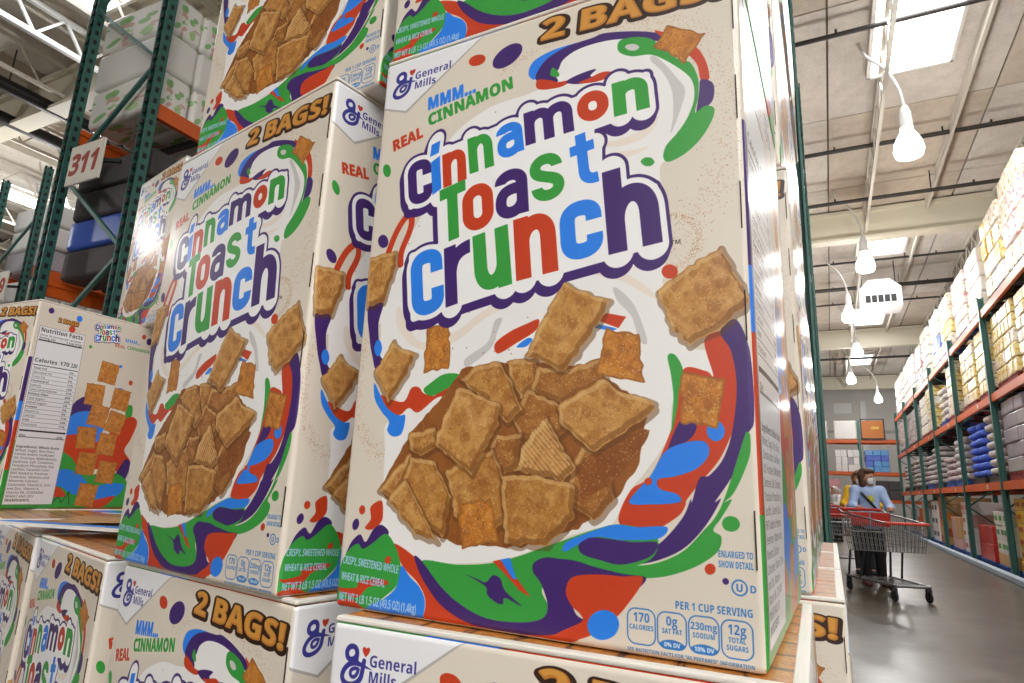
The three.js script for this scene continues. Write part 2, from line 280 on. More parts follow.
function makerMark(x, px, py, k) {   // blue script initial with a red heart
  x.save(); x.translate(px, py); x.scale(k, k); x.strokeStyle = '#34338f'; x.lineCap = 'round'; x.lineWidth = 13;
  x.beginPath(); x.moveTo(36, 18); x.bezierCurveTo(34, -6, -2, 2, 4, 26); x.bezierCurveTo(10, 44, 38, 34, 36, 16); x.bezierCurveTo(36, 30, 34, 40, 40, 42); x.bezierCurveTo(8, 40, -8, 66, -6, 80); x.bezierCurveTo(0, 106, 52, 96, 56, 66); x.lineTo(60, 34); x.stroke();
  x.lineWidth = 9; x.beginPath(); x.moveTo(44, 56); x.bezierCurveTo(30, 50, 12, 62, 22, 74); x.bezierCurveTo(32, 80, 42, 70, 44, 56); x.stroke();
  x.fillStyle = '#c8371f'; x.beginPath(); x.moveTo(64, 24); x.bezierCurveTo(44, 8, 54, -6, 64, 4); x.bezierCurveTo(76, -6, 84, 8, 64, 24); x.fill(); x.restore();
}
function speckle(x, cx, cy, rx, ry, n, rng, a0 = 0, a1 = 7) { for (let k = 0; k < n; k++) { const a = a0 + rng() * (a1 - a0), r = 1 + (rng() + rng() + rng() - 1.5) * 0.16; x.globalAlpha = 0.55; x.fillStyle = pickTone(rng); const s = 1 + rng() * 1.5; x.fillRect(cx + Math.cos(a) * rx * r, cy + Math.sin(a) * ry * r, s, s); } x.globalAlpha = 1; }
const pickTone = (rng) => ['#b4703c', '#a35a2a', '#c58a58'][Math.floor(rng() * 3)];

const frontCanvas = canvas(1000, 1524, (x, W, H) => {
  const rng = rnd; x.fillStyle = CARD; x.fillRect(0, 0, W, H);
  speckle(x, 640, 420, 340, 330, 1500, rng, -1.5, 1.5); speckle(x, 120, 960, 110, 190, 700, rng, 1.5, 4.7); speckle(x, 840, 690, 60, 60, 500, rng); speckle(x, 640, 160, 240, 60, 260, rng, 3.2, 6);
  for (const [c, sm, p] of PRINT_SHAPES) { blob(x, p, sm); x.fillStyle = INK[c]; x.fill(); }
  for (let k = 0; k < 90; k++) { x.fillStyle = pickTone(rng); const a = rng() * 6.3; x.fillRect(430 + Math.cos(a) * 330 * rng(), 640 + Math.sin(a) * 420 * rng(), 3, 3); }
  // red curl beside the loose square
  x.strokeStyle = INK.R; x.lineWidth = 20; x.lineCap = 'round'; x.beginPath(); x.moveTo(72, 620); x.bezierCurveTo(100, 520, 150, 480, 148, 540); x.bezierCurveTo(140, 590, 112, 600, 122, 650); x.stroke();
  for (const [kind, p] of PRINT_TOASTS) toast(x, p, kind, rng);
  logo(x);
  // maker's label
  blob(x, [0, 0, 352, 0, 94, 186, 0, 152], 0); x.fillStyle = '#b9b3ae'; x.fill(); blob(x, [0, 0, 345, 0, 90, 178, 0, 145], 0); x.fillStyle = '#f1f1f4'; x.fill();
  makerMark(x, 46, 44, 0.86); words(x, 'General', 112, 82, 33, '#34338f', { rot: -0.02 }); words(x, 'Mills', 112, 114, 33, '#34338f');
  words(x, 'MMM...', 168, 198, 54, INK.B, { width: 160, rot: -0.09, stroke: [INK.B, 4] });
  words(x, 'REAL', 56, 300, 48, INK.R, { width: 108, rot: -0.2, stroke: [INK.R, 3] }); words(x, 'CINNAMON', 176, 250, 50, INK.G, { width: 272, rot: -0.17, stroke: [INK.G, 3] });
  bags(x, 512, 84, 84, 462, 0.06);
  words(x, 'TM', 843, 700, 15, '#4a3a30');
  const LB = '#a9cdf2';
  words(x, 'CRISPY, SWEETENED WHOLE', 16, 1420, 24, LB, { width: 174, bold: false, rot: 0.05, stroke: [LB, 1] }); words(x, 'WHEAT & RICE CEREAL', 16, 1458, 24, LB, { width: 136, bold: false, rot: 0.04, stroke: [LB, 1] });
  words(x, 'NET WT 3 LB 1.5 OZ (49.5 OZ) (1.4kg)', 14, 1506, 26, LB, { width: 232, bold: false, rot: 0.02, stroke: [LB, 1] });
  const NB = '#2d78c4';
  words(x, 'ENLARGED TO', 920, 1330, 16, NB, { width: 62 }); words(x, 'SHOW DETAIL', 920, 1348, 16, NB, { width: 62 });
  x.strokeStyle = NB; x.lineWidth = 3; x.beginPath(); x.arc(956, 1381, 13, 0, 7); x.stroke(); words(x, 'U', 956, 1388, 20, NB, { align: 'center' }); words(x, 'D', 973, 1388, 18, NB);
  words(x, 'PER 1 CUP SERVING', 838, 1430, 19, NB, { width: 140 });
  [['170', 'CALORIES', '', ''], ['0g', 'SAT FAT', '', '0% DV'], ['230mg', 'SODIUM', '', '10% DV'], ['12g', 'TOTAL', 'SUGARS', '']].forEach(([a, b, c, d], k) => {
    const px = 746 + k * 58.5, py = 1438; x.strokeStyle = NB; x.lineWidth = 2.5; x.beginPath(); x.roundRect(px, py, 54, 64, 16); x.stroke();
    if (d) { x.save(); x.beginPath(); x.roundRect(px, py, 54, 64, 16); x.clip(); x.fillStyle = NB; x.beginPath(); x.ellipse(px + 27, 1506, 30, 20, 0, 0, 7); x.fill(); x.restore(); words(x, d, px + 27, 1499, 10, '#dfe9f5', { align: 'center' }); }
    words(x, a, px + 27, py + 24, a.length > 4 ? 18 : 23, NB, { align: 'center', squeeze: 0.86 }); words(x, b, px + 27, py + 38, 12, NB, { align: 'center', squeeze: 0.85 }); if (c) words(x, c, px + 27, py + 51, 12, NB, { align: 'center', squeeze: 0.85 });
  });
  words(x, 'SEE NUTRITION FACTS FOR “AS PREPARED” INFORMATION', 745, 1517, 11, NB, { width: 232 });
});

const sideCanvas = canvas(976, 1524, (x, W, H) => {   // nutrition panel and the pile of squares
  const rng = rnd; x.fillStyle = CARD; x.fillRect(0, 0, W, H);
  const S = (c, p) => { blob(x, p, 1); x.fillStyle = INK[c]; x.fill(); };
  S('P', [380, 720, 520, 640, 560, 760, 450, 860, 360, 880]); S('B', [380, 820, 560, 780, 640, 900, 560, 1060, 330, 1040]); S('B', [700, 560, 760, 580, 760, 700, 700, 720, 670, 640]);
  S('G', [800, 700, 850, 690, 860, 770, 810, 800]); S('R', [330, 1000, 470, 960, 600, 1010, 760, 860, 850, 780, 920, 820, 890, 960, 850, 1060, 920, 1150, 880, 1230, 640, 1220, 380, 1210, 320, 1120]);
  S('P', [830, 1210, 880, 1130, 930, 1180, 900, 1330, 930, 1420, 800, 1450, 790, 1320]); S('G', [0, 1080, 200, 1040, 420, 1130, 560, 1260, 780, 1240, 920, 1310, 976, 1440, 976, 1524, 0, 1524]);
  S('B', [300, 1270, 420, 1230, 560, 1290, 600, 1380, 520, 1420, 400, 1360, 310, 1350]); S('R', [300, 1350, 400, 1370, 450, 1430, 340, 1430]); S('B', [600, 1400, 760, 1330, 900, 1340, 850, 1430, 700, 1470, 580, 1450]); S('R', [620, 1480, 720, 1450, 840, 1430, 760, 1510, 640, 1520]);
  x.strokeStyle = '#1f4d24'; x.lineWidth = 7; x.beginPath(); x.moveTo(360, 1490); x.lineTo(400, 1430); x.lineTo(430, 1480); x.lineTo(470, 1400); x.lineTo(490, 1490); x.stroke();
  for (const [cx, cy, a] of [[600, 450, 0.05], [520, 640, -0.04], [740, 650, 0.04], [580, 800, 0.1], [730, 840, 0.16], [520, 980, -0.12], [690, 1020, 0], [560, 1180, -0.02], [730, 1240, 0.03], [610, 1420, 0.04]]) {
    const q = [[-72, -88], [76, -78], [70, 92], [-78, 82]].flatMap(([u, v]) => [cx + u * Math.cos(a) - v * Math.sin(a), cy + u * Math.sin(a) + v * Math.cos(a)]); toast(x, q, 5, rng);
  }
  x.fillStyle = '#eeedf0'; x.fillRect(36, 190, 330, 1300); x.strokeStyle = '#8e8a8e'; x.lineWidth = 3; x.strokeRect(36, 190, 330, 1300);
  const E = [[INK.P, 430, 760], [INK.B, 760, 900], [INK.R, 900, 1250], [INK.G, 1250, 1524]]; for (const [c, a, b] of E) { x.fillStyle = c; x.fillRect(0, a, 30, b - a); }
  words(x, 'Nutrition Facts', 46, 232, 44, '#1c1a1c', { width: 305 }); x.fillStyle = '#1c1a1c';
  for (const [y, h] of [[290, 10], [480, 6], [960, 12], [1010, 3]]) x.fillRect(44, y, 314, h);
  words(x, 'Calories', 46, 460, 40, '#1c1a1c'); words(x, '170', 220, 460, 42, '#1c1a1c'); words(x, '220', 300, 460, 42, '#1c1a1c', { squeeze: 0.7 });
  words(x, 'about 34 servings per container', 46, 262, 20, '#1c1a1c', { bold: false, width: 300 }); words(x, 'Serving size', 46, 284, 20, '#1c1a1c'); words(x, '1 cup (41g)', 236, 284, 20, '#1c1a1c', { width: 118 });
  ['Total Fat', 'Saturated Fat', 'Trans Fat', 'Cholesterol', 'Sodium', 'Total Carbohydrate', 'Dietary Fiber', 'Total Sugars', 'Added Sugars', 'Protein', 'Vitamin D', 'Calcium', 'Iron', 'Potassium', 'Vitamin A', 'Zinc'].forEach((t, k) => { const y = 512 + k * 32 + (k > 13 ? 16 : 0); if (y > 940 && y < 985) return; words(x, t, 48, y, 22, '#1c1a1c', { bold: k % 3 === 0 }); words(x, (k * 3 + 2) % 24 + '%', 300, y, 22, '#1c1a1c'); x.fillRect(44, y + 6, 314, 2); });
  const ing = 'Ingredients: Whole Grain Wheat, Sugar, Rice Flour, Canola and/or Sunflower Oil, Fructose, Maltodextrin, Dextrose, Salt, Cinnamon, Trisodium Phosphate, Soy Lecithin, Caramel Color. BHT Added to Preserve Freshness. Vitamins and Minerals: Calcium Carbonate, Vitamin E, Iron and Zinc, Vitamin A, Vitamin B6. CONTAINS WHEAT AND SOY INGREDIENTS.'.split(' ');
  let line = '', y = 1090; x.font = '24px sans-serif'; for (const w of ing) { if (x.measureText(line + w).width > 300) { words(x, line, 46, y, 24, '#1c1a1c', { bold: y < 1100 }); line = ''; y += 27; } line += w + ' '; } words(x, line, 46, y, 24, '#1c1a1c');
  bags(x, 150, 130, 44, 150, 0.02); x.save(); x.translate(395, 28); x.scale(0.3, 0.3); x.translate(0, -180); logo(x); x.restore();
  words(x, 'MMM...', 690, 168, 40, INK.B); words(x, 'REAL', 610, 226, 38, INK.R, { rot: 0.03 }); words(x, 'CINNAMON', 716, 224, 38, INK.G, { width: 210 });
  for (const [c, a, b, r] of [['P', 90, 60, 20], ['B', 300, 70, 22], ['R', 260, 165, 24], ['R', 850, 90, 18], ['P', 905, 120, 26], ['G', 420, 270, 12], ['B', 690, 380, 12], ['R', 800, 500, 18]]) { x.fillStyle = INK[c]; x.beginPath(); x.ellipse(a, b, r, r * 1.15, 0, 0, 7); x.fill(); }
});

const topCanvas = canvas(1000, 976, (x, W, H) => {    // printed lid: rows of squares between coloured waves
  const rng = rnd; x.fillStyle = '#a8662b'; x.fillRect(0, 0, W, H);
  for (let r = 0; r < 8; r++) for (let c = 0; c < 9; c++) { const a = (rng() - 0.5) * 0.16, px = 56 + c * 112 + (rng() - 0.5) * 12, py = 60 + r * 122, q = [[-50, -54], [50, -54], [50, 54], [-50, 54]].flatMap(([u, v]) => [px + u * Math.cos(a) - v * Math.sin(a), py + u * Math.sin(a) + v * Math.cos(a)]); x.fillStyle = '#3a1f0c'; blob(x, q.map((v, i) => v + Math.sign(v - (i % 2 ? py : px)) * 5), 0); x.fill(); toast(x, q, 5, rng); }
  for (const [c, p] of [['B', [0, 700, 180, 640, 330, 720, 480, 860, 420, 976, 0, 976]], ['G', [0, 840, 160, 800, 280, 900, 240, 976, 0, 976]], ['R', [470, 930, 640, 880, 840, 940, 900, 976, 460, 976]], ['W', [300, 690, 420, 660, 560, 780, 520, 830]]]) { blob(x, p, 1); x.fillStyle = INK[c]; x.fill(); }
});
// ---------------------------------------------------------------- materials
const concreteMap = noiseTex(512, [88, 80, 67], 26, [[6, 0.5], [17, 0.4], [60, 0.4], [200, 0.5]], true, [6, 10]);
const concreteRough = noiseTex(256, [78, 78, 78], 16, [[5, 1], [20, 0.8], [90, 0.5]], false, [6, 10]);
const deckMap = noiseTex(256, [214, 206, 195], 20, [[4, 0.8], [20, 0.6], [100, 0.6]], true, [1, 1]);
const plasterBump = noiseTex(256, [128, 128, 128], 90, [[30, 0.5], [120, 0.6]], false, [4, 4]);
const cardBump = noiseTex(256, [128, 128, 128], 70, [[3, 1.2], [9, 0.8], [60, 0.15], [128, 0.25]], false);
const kraftMap = noiseTex(256, [176, 136, 92], 30, [[5, 0.6], [40, 0.5], [120, 0.6]], true);
const woodMap = noiseTex(128, [168, 132, 92], 44, [[3, 0.7], [40, 0.7]], true);
const M = {
  floor: phys(0xffffff, 1, { map: concreteMap, roughnessMap: concreteRough, clearcoat: 0.15, clearcoatRoughness: 0.3 }),
  deck: std(0xffffff, 0.85, 0, { map: deckMap }),
  deckB: std(0xf1ebe2, 0.85, 0, { map: deckMap }),
  girder: std('#cfc8b4', 0.6), joist: std('#c9c3b5', 0.55), pipe: std('#37332f', 0.5), wall: std('#dcd8d2', 0.85, 0, { bumpMap: plasterBump, bumpScale: 0.002 }),
  sky: std('#ffffff', 0.6, 0, { emissive: new THREE.Color(...DAY), emissiveIntensity: SKYLIGHT_GLOW }), curb: std('#e6e3dd', 0.5),
  lampGlass: std('#ffffff', 0.4, 0, { emissive: new THREE.Color(...LAMP), emissiveIntensity: LAMP_GLOW }), whiteMetal: std('#e4e4e2', 0.4), cord: std('#d9d6d0', 0.5),
  green: std('#3a6b63', 0.42, 0.1), orange: std('#d9601d', 0.42), darkMetal: std('#3a3d3f', 0.4, 0.5), steel: std('#9a9c9d', 0.32, 0.85), black: std('#1b1b1c', 0.6),
  bluePallet: std('#27509a', 0.7), woodPallet: std(0xffffff, 0.85, 0, { map: woodMap }), kraft: std(0xffffff, 0.8, 0, { map: kraftMap }), kerb: std('#a9b7c4', 0.6), redPallet: std('#7e2f2a', 0.7),
};

// ---------------------------------------------------------------- the hall
{
  const X0 = -26, X1 = 12, Z0 = -40, Z1 = 14, cx = (X0 + X1) / 2, cz = (Z0 + Z1) / 2, w = X1 - X0, d = Z1 - Z0;
  struct('floor', box(w, 0.2, d, cx, -0.1, cz), M.floor);
  struct('wall_back', box(w, CEIL + 0.6, 0.3, cx, CEIL / 2, Z0 - 0.15), M.wall);
  struct('wall_front', box(w, CEIL + 0.6, 0.3, cx, CEIL / 2, Z1 + 0.15), M.wall);
  struct('wall_left', box(0.3, CEIL + 0.6, d, X0 - 0.15, CEIL / 2, cz), M.wall);
  struct('wall_right', box(0.3, CEIL + 0.6, d, X1 + 0.15, CEIL / 2, cz), M.wall);
  // rails on the far wall
  const rail = struct('trim_1', box(w, 0.14, 0.08, cx, 4.9, Z0 + 0.04), std('#b9b6b2', 0.6)); void rail;
  struct('trim_2', merge([box(0.28, 6.6, 0.2, 1.95, 3.3, Z0 + 0.1), box(0.28, 6.6, 0.2, -8, 3.3, Z0 + 0.1)]), M.whiteMetal);
  // roof: slab above, deck panels below it, each a piece of its own over the part the picture shows
  const ceiling = struct('ceiling', box(w, 0.2, d, cx, CEIL + 0.22, cz), std('#8f877b', 0.9));
  const pw = 2.4, pd = 2.9, pg = box(pw - 0.03, 0.05, pd - 0.03);
  const inSky = (x, z) => SKYLIGHTS.find(([sx, sz]) => Math.abs(sx - x) < pw / 2 + 0.55 && Math.abs(sz - z) < pd / 2 + 1.2);
  for (let x = X0 + pw / 2; x < X1; x += pw) for (let z = Z0 + pd / 2; z < Z1; z += pd) {
    const p = mesh('deck_panel', pg, (Math.round(x * 3 + z * 5) % 3) ? M.deck : M.deckB, ceiling); p.position.set(x, CEIL + 0.09, z);
  }
  // girders across, joists along, dark pipes across
  const g = []; 
  for (const z of [7.2, -4.7, -15.2, -26.9, -37.6]) { const o = struct('beam', merge([box(w, 0.08, 0.3, cx, CEIL - 0.02, z), box(w, 0.62, 0.12, cx, CEIL - 0.33, z), box(w, 0.06, 0.3, cx, CEIL - 0.66, z)]), M.girder); g.push(o); }
  const bays = [[14, 7.2], [7.2, -4.7], [-4.7, -15.2], [-15.2, -26.9], [-26.9, -37.6]];
  for (let k = 0; k < 12; k++) {
    const x = -22.9 + k * 2.4 + (k > 8 ? 0.02 : 0);
    for (const xx of [x, x + 1.2]) { if (xx > 9) continue;
      const light = xx !== x, geos = [];
      for (const [a, b] of bays) {
        const n = Math.round((a - b) / 0.75);
        geos.push(box(0.06, 0.07, a - b - 0.2, xx, CEIL - 0.02, (a + b) / 2), box(0.05, light ? 0.16 : 0.06, a - b - 0.2, xx, CEIL - (light ? 0.1 : 0.52), (a + b) / 2));
        if (!light) for (let i = 0; i < n; i++) { const z0 = a - 0.1 - ((a - b - 0.2) * i) / n, z1 = a - 0.1 - ((a - b - 0.2) * (i + 1)) / n; geos.push(bar([xx, CEIL - 0.05, z0], [xx, CEIL - 0.5, (z0 + z1) / 2], 0.025), bar([xx, CEIL - 0.5, (z0 + z1) / 2], [xx, CEIL - 0.05, z1], 0.025)); }
      }
      struct('beam', merge(geos), M.joist);
    }
  }
  for (const [z, r, y] of [[-8.4, 0.035, CEIL - 0.17], [-11.9, 0.04, CEIL - 0.1], [-18.4, 0.03, CEIL - 0.1], [-20.2, 0.06, CEIL - 0.3], [-22.6, 0.03, CEIL - 0.1], [-31, 0.05, CEIL - 0.3], [-0.9, 0.06, CEIL - 0.75], [-13.6, 0.04, CEIL - 0.4]]) {
    const p = thing('sprinkler_pipe', { '-8.4': 'dark sprinkler pipe under the roof crossing the large roof light', '-11.9': 'dark sprinkler pipe behind the brightest pendant lamp', '-18.4': 'thin dark pipe just behind the second roof light', '-20.2': 'thick dark pipe in front of the white heater unit', '-22.6': 'thin dark pipe behind the white heater unit', '-31': 'thick dark pipe close to the far wall', '-0.9': 'dark pipe high over the rack sign', '-6.6': 'thick black pipe over the left rack end', '-13.6': 'dark pipe running just before the cream girder' }[String(z)], 'pipe', [0, y, z]);
    mesh('run', rod([X0, 0, 0], [X1, 0, 0], r, 10), M.pipe, p);
    const hs = []; for (let x = X0 + 1.8; x < X1; x += 2.4) hs.push(box(0.02, CEIL - y + 0.05, 0.03, x, (CEIL - y) / 2, 0), rod([x + 0.7, 0, 0], [x + 0.7, 0.09, 0], 0.018, 6)); mesh('hanger', merge(hs), M.pipe, p).userData.kind = 'stuff';
  }
  for (const [x, l] of [[-11.3, 'thick black duct running away under the roof, right one of two'], [-12.45, 'thick black duct running away under the roof, left one of two']]) {
    const p = thing('roof_duct', l, 'duct', [x, 7.0, -8]); mesh('run', rod([0, 0, 10], [0, 0, -10], 0.11, 14), std('#191818', 0.5), p);
    for (const z of [8, 4, 0.4, -3.6, -7]) mesh('hanger', rod([0, 0.05, z], [0, 0.68, z], 0.012, 6), M.pipe, p);
  }
  // roof lights
  SKYLIGHTS.forEach(([x, z], i) => {
    const s = thing('skylight', ['large bright roof light over the right aisle beside the pendant lamp', 'bright roof light behind the cream girder over the right aisle', 'roof light over the far half of the right aisle', 'small roof light near the far wall', 'bright roof light with white truss in the upper left corner', 'roof light at the left edge above the 309 rack'][i] ?? 'roof light elsewhere in the hall roof outside the view', 'skylight', [x, CEIL - 0.02, z], 0, i > 5 ? 'roof lights outside the view' : undefined);
    mesh('lens', rbox(1.02, 0.05, 2.32, 0.02), M.sky, s);
    mesh('frame', merge([box(0.05, 0.16, 2.42, -0.54, 0.02, 0), box(0.05, 0.16, 2.42, 0.54, 0.02, 0), box(1.13, 0.16, 0.05, 0, 0.02, 1.19), box(1.13, 0.16, 0.05, 0, 0.02, -1.19)]), M.curb, s);
    if (i === 4) { const t = []; for (const xx of [-0.95]) { t.push(box(0.07, 0.07, 3.4, xx, -0.1, 0), box(0.07, 0.07, 3.4, xx, -0.55, 0)); for (let k = 0; k < 5; k++) t.push(bar([xx, -0.1, -1.7 + k * 0.68], [xx, -0.55, -1.36 + k * 0.68], 0.035), bar([xx, -0.55, -1.36 + k * 0.68], [xx, -0.1, -1.02 + k * 0.68], 0.035)); } mesh('truss', merge(t), M.whiteMetal, s); }
    const l = new THREE.RectAreaLight(new THREE.Color(...DAY), SKYLIGHT_POWER, 1.02, 2.32); l.name = 'skylight_light'; l.position.set(0, -0.045, 0); l.rotation.x = -Math.PI / 2; s.add(l);
  });
  // pendant lamps
  const bell = new THREE.LatheGeometry([[0.0, -0.3], [0.14, -0.3], [0.24, -0.26], [0.27, -0.16], [0.24, 0.0], [0.17, 0.14], [0.12, 0.22], [0.11, 0.3]].map(([a, b]) => new THREE.Vector2(a, b)), 28).scale(0.7, 0.75, 0.7);
  LAMPS.forEach(([x, y, z], i) => {
    const p = thing('pendant_lamp', ['large glowing pendant lamp on a curved white cord under the big roof light', 'glowing pendant lamp left of the second roof light', 'glowing pendant lamp beside the white heater unit', 'glowing pendant lamp below the white heater unit', 'small glowing pendant lamp before the far wall', 'small glowing pendant lamp above the far orange box', 'glowing lamp at the left behind the green uprights, highest of three', 'glowing lamp at the left behind the green uprights, middle of three', 'glowing lamp at the left behind the green uprights, lowest of three'][i] ?? 'pendant lamp elsewhere in the hall outside the view', 'lamp', [x, y, z], 0, i > 8 ? 'pendant lamps outside the view' : undefined);
    mesh('shade', bell, M.lampGlass, p);
    mesh('housing', merge([new THREE.CylinderGeometry(0.075, 0.085, 0.24, 20).translate(0, 0.34, 0), new THREE.CylinderGeometry(0.04, 0.07, 0.1, 16).translate(0, 0.51, 0)]), M.whiteMetal, p);
    mesh('cord', tube([[0, 0.55, 0], [-0.05, 0.85, 0.02], [-0.2, 1.2, 0.05], [-0.42, 1.45, 0.08], [-0.5, 1.67, 0.1]], 0.022), M.cord, p);
    const l = new THREE.PointLight(new THREE.Color(...LAMP), LAMP_POWER); l.name = 'lamp_light'; l.position.set(0, -0.3, 0); l.shadow.radius = 10; l.castShadow = true; p.add(l);
  });
  // unit heater
  const h = thing('unit_heater', 'white box heater with dark louvres hanging under the roof', 'heater', [1.57, 6.2, -18.9]);
  mesh('body', merge([rbox(1.0, 0.55, 0.8, 0.02, 0, 0.28, 0), new THREE.CylinderGeometry(0.36, 0.68, 0.3, 4).rotateY(Math.PI / 4).scale(1.02, 1, 0.8).translate(0, 0.7, 0)]), M.whiteMetal, h);
  for (let k = 0; k < 5; k++) mesh('louvre', box(0.12, 0.2, 0.02, -0.3 + k * 0.15, 0.24, 0.405), M.black, h);
  for (const s of [-0.4, 0.4]) mesh('hanger', rod([s, 0.5, 0], [s, 1.4, 0], 0.015, 6), M.darkMetal, h);
  const ws = mesh('wall_sign', rbox(0.9, 0.6, 0.04, 0.01), std('#f0f0ee', 0.5), scene); ws.position.set(0.95, 6.2, -39.95); tag(ws, 'small plain white sign high on the far wall', 'sign');
}
// ---------------------------------------------------------------- cereal cartons
const CW = 0.21, CD = 0.205, CH = 0.32;
const gloss = { roughness: 0.42, clearcoat: 0.6, clearcoatRoughness: 0.2, bumpMap: cardBump, bumpScale: 0.0006 };
const printed = (c) => new THREE.MeshPhysicalMaterial({ color: 0xffffff, map: tex(c), ...gloss });
const MF = printed(frontCanvas), MS = printed(sideCanvas), MT = printed(topCanvas);
const MC = phys('#ece6dc', 0.55, { bumpMap: cardBump, bumpScale: 0.0005 });
// one carton body: rounded board edges, faces slightly filled out; six face groups
function cartonBody() {
  const n = 12, r = 0.0032, g = new THREE.BoxGeometry(CW, CH, CD, n, n, n), P = g.attributes.position, N = g.attributes.normal, U = g.attributes.uv, v = new THREE.Vector3(), c = new THREE.Vector3(), half = [CW / 2, CH / 2, CD / 2];
  const steps = (s) => { const k = Math.round((s + 1) / 2 * n); if (k <= 2) return -1 + k / 2 * 0.001; if (k >= n - 2) return 1 - (n - k) / 2 * 0.001; return -1 + 2 * (k - 2) / (n - 4); };
  for (let i = 0; i < P.count; i++) {
    v.fromBufferAttribute(P, i);
    const q = v.toArray().map((x, k) => { const s = x / half[k], j = Math.round((s + 1) / 2 * n), h = half[k]; if (j <= 2) return -h + r * j / 2; if (j >= n - 2) return h - r * (n - j) / 2; return (-1 + 2 * (j - 2) / (n - 4)) * (h - r); });
    void steps;
    const axis = [0, 1, 2].find((k) => Math.abs(N.getComponent(i, k)) > 0.5), a = (axis + 1) % 3, b = (axis + 2) % 3, sg = Math.sign(N.getComponent(i, axis));
    // uv straight from the place on the face
    const f = (k) => (q[k] + half[k]) / (2 * half[k]);
    if (axis === 0) U.setXY(i, sg > 0 ? 1 - f(2) : f(2), f(1)); else if (axis === 1) U.setXY(i, f(0), sg > 0 ? 1 - f(2) : f(2)); else U.setXY(i, sg > 0 ? f(0) : 1 - f(0), f(1));
    c.set(...q.map((x, k) => Math.max(-half[k] + r, Math.min(half[k] - r, x)))); v.set(...q).sub(c); const dir = v.length() > 1e-7 ? v.clone().normalize() : new THREE.Vector3().setComponent(axis, sg);
    v.copy(c).addScaledVector(dir, r);
    const ca = q[a] / half[a], cb = q[b] / half[b], A = axis === 1 ? 0 : 0.0032, bul = A * (1 - ca * ca) * (1 - cb * cb); v.setComponent(axis, v.getComponent(axis) + sg * bul);
    const t = dir.clone(); if (Math.abs(t.getComponent(axis)) > 0.999) { t.setComponent(a, (A * 2 * ca * (1 - cb * cb)) / half[a]); t.setComponent(b, (A * 2 * cb * (1 - ca * ca)) / half[b]); t.normalize(); }
    P.setXYZ(i, v.x, v.y, v.z); N.setXYZ(i, t.x, t.y, t.z);
  }
  return g.translate(-CW / 2, CH / 2, -CD / 2);      // origin: bottom of the front right corner
}
const bodyGeo = cartonBody();
const flapGeo = (() => { const a = rbox(CW - 0.004, 0.0022, CD / 2 - 0.003, 0.001); const U = a.attributes.uv, P = a.attributes.position; for (let i = 0; i < P.count; i++) U.setXY(i, P.getX(i) / CW + 0.5, 0); return a; })();
function flap(zc) { const g = flapGeo.clone(), P = g.attributes.position, U = g.attributes.uv; g.translate(-CW / 2, CH + 0.0009, zc); for (let i = 0; i < P.count; i++) U.setXY(i, 1 + P.getX(i) / CW, 1 + P.getZ(i) / CD); return g; }
const flapA = flap(-CD * 0.25), flapB = flap(-CD * 0.75);
const edgeGeo = rbox(CW - 0.002, 0.0026, 0.006, 0.0011, -CW / 2, CH + 0.0009, -0.0035), edgeSide = rbox(0.006, 0.0026, CD - 0.002, 0.0011, -0.0035, CH + 0.0009, -CD / 2);
const slit = box(0.0005, 0.022, 0.0007);
const slitMat = std('#3b3026', 0.8);
function carton(kind) {
  const t = thing('cereal_carton', 'x', 'carton');
  // faces: right, left, top, bottom, front, back
  mesh('body', bodyGeo, kind === 'side' ? [MS, MF, MT, MC, MF, MF] : [MF, MS, MT, MC, MF, MF], t);
  mesh('top_flap', flapA, MT, t); mesh('top_flap', flapB, MT, t);
  mesh('board_edge', edgeGeo, MC, t); mesh('board_edge', edgeSide, MC, t);
  for (const [x, y] of [[-0.0026, 0.3], [-0.0026, 0.253], [-0.0026, 0.2], [-0.0026, 0.15], [-0.0026, 0.06]]) mesh('perforation', slit, slitMat, t).position.set(x, y - 0.012, 0.0002);
  return t;
}
const protoPlain = carton('front'), protoSide = carton('side');
let usedPlain = false, usedSide = false;
function putCarton(kind, x, level, z, yaw, label, group) {
  const src = kind === 'side' ? protoSide : protoPlain, pos = [x, STACK_Y + level * (CH + 0.0024), z];
  if (kind === 'side' ? !usedSide : !usedPlain) { if (kind === 'side') usedSide = true; else usedPlain = true; src.position.set(...pos); src.rotation.y = yaw; src.userData.label = label; if (group) src.userData.group = group; return src; }
  return copy(src, pos, yaw, label, group);
}
// the layer in front
putCarton('side', 0.002, 0, 0, -0.016, 'largest cereal carton facing the lens, whole front and nutrition side in view');
putCarton('front', -0.2458, 0, -0.0004, -0.1875, 'cereal carton to the left of the largest one, slightly turned, half as wide');
putCarton('side', -1.07, 0, -0.25, 0.03, 'cereal carton at far left showing its nutrition side with stacked squares');
putCarton('front', -0.775, 0, -0.44, -0.23, 'narrow sliver of a cereal carton behind the one showing stacked squares');
putCarton('front', -1.03, 0, -0.475, -0.23, 'cereal carton hidden behind the nutrition-side carton, under the bleached one');
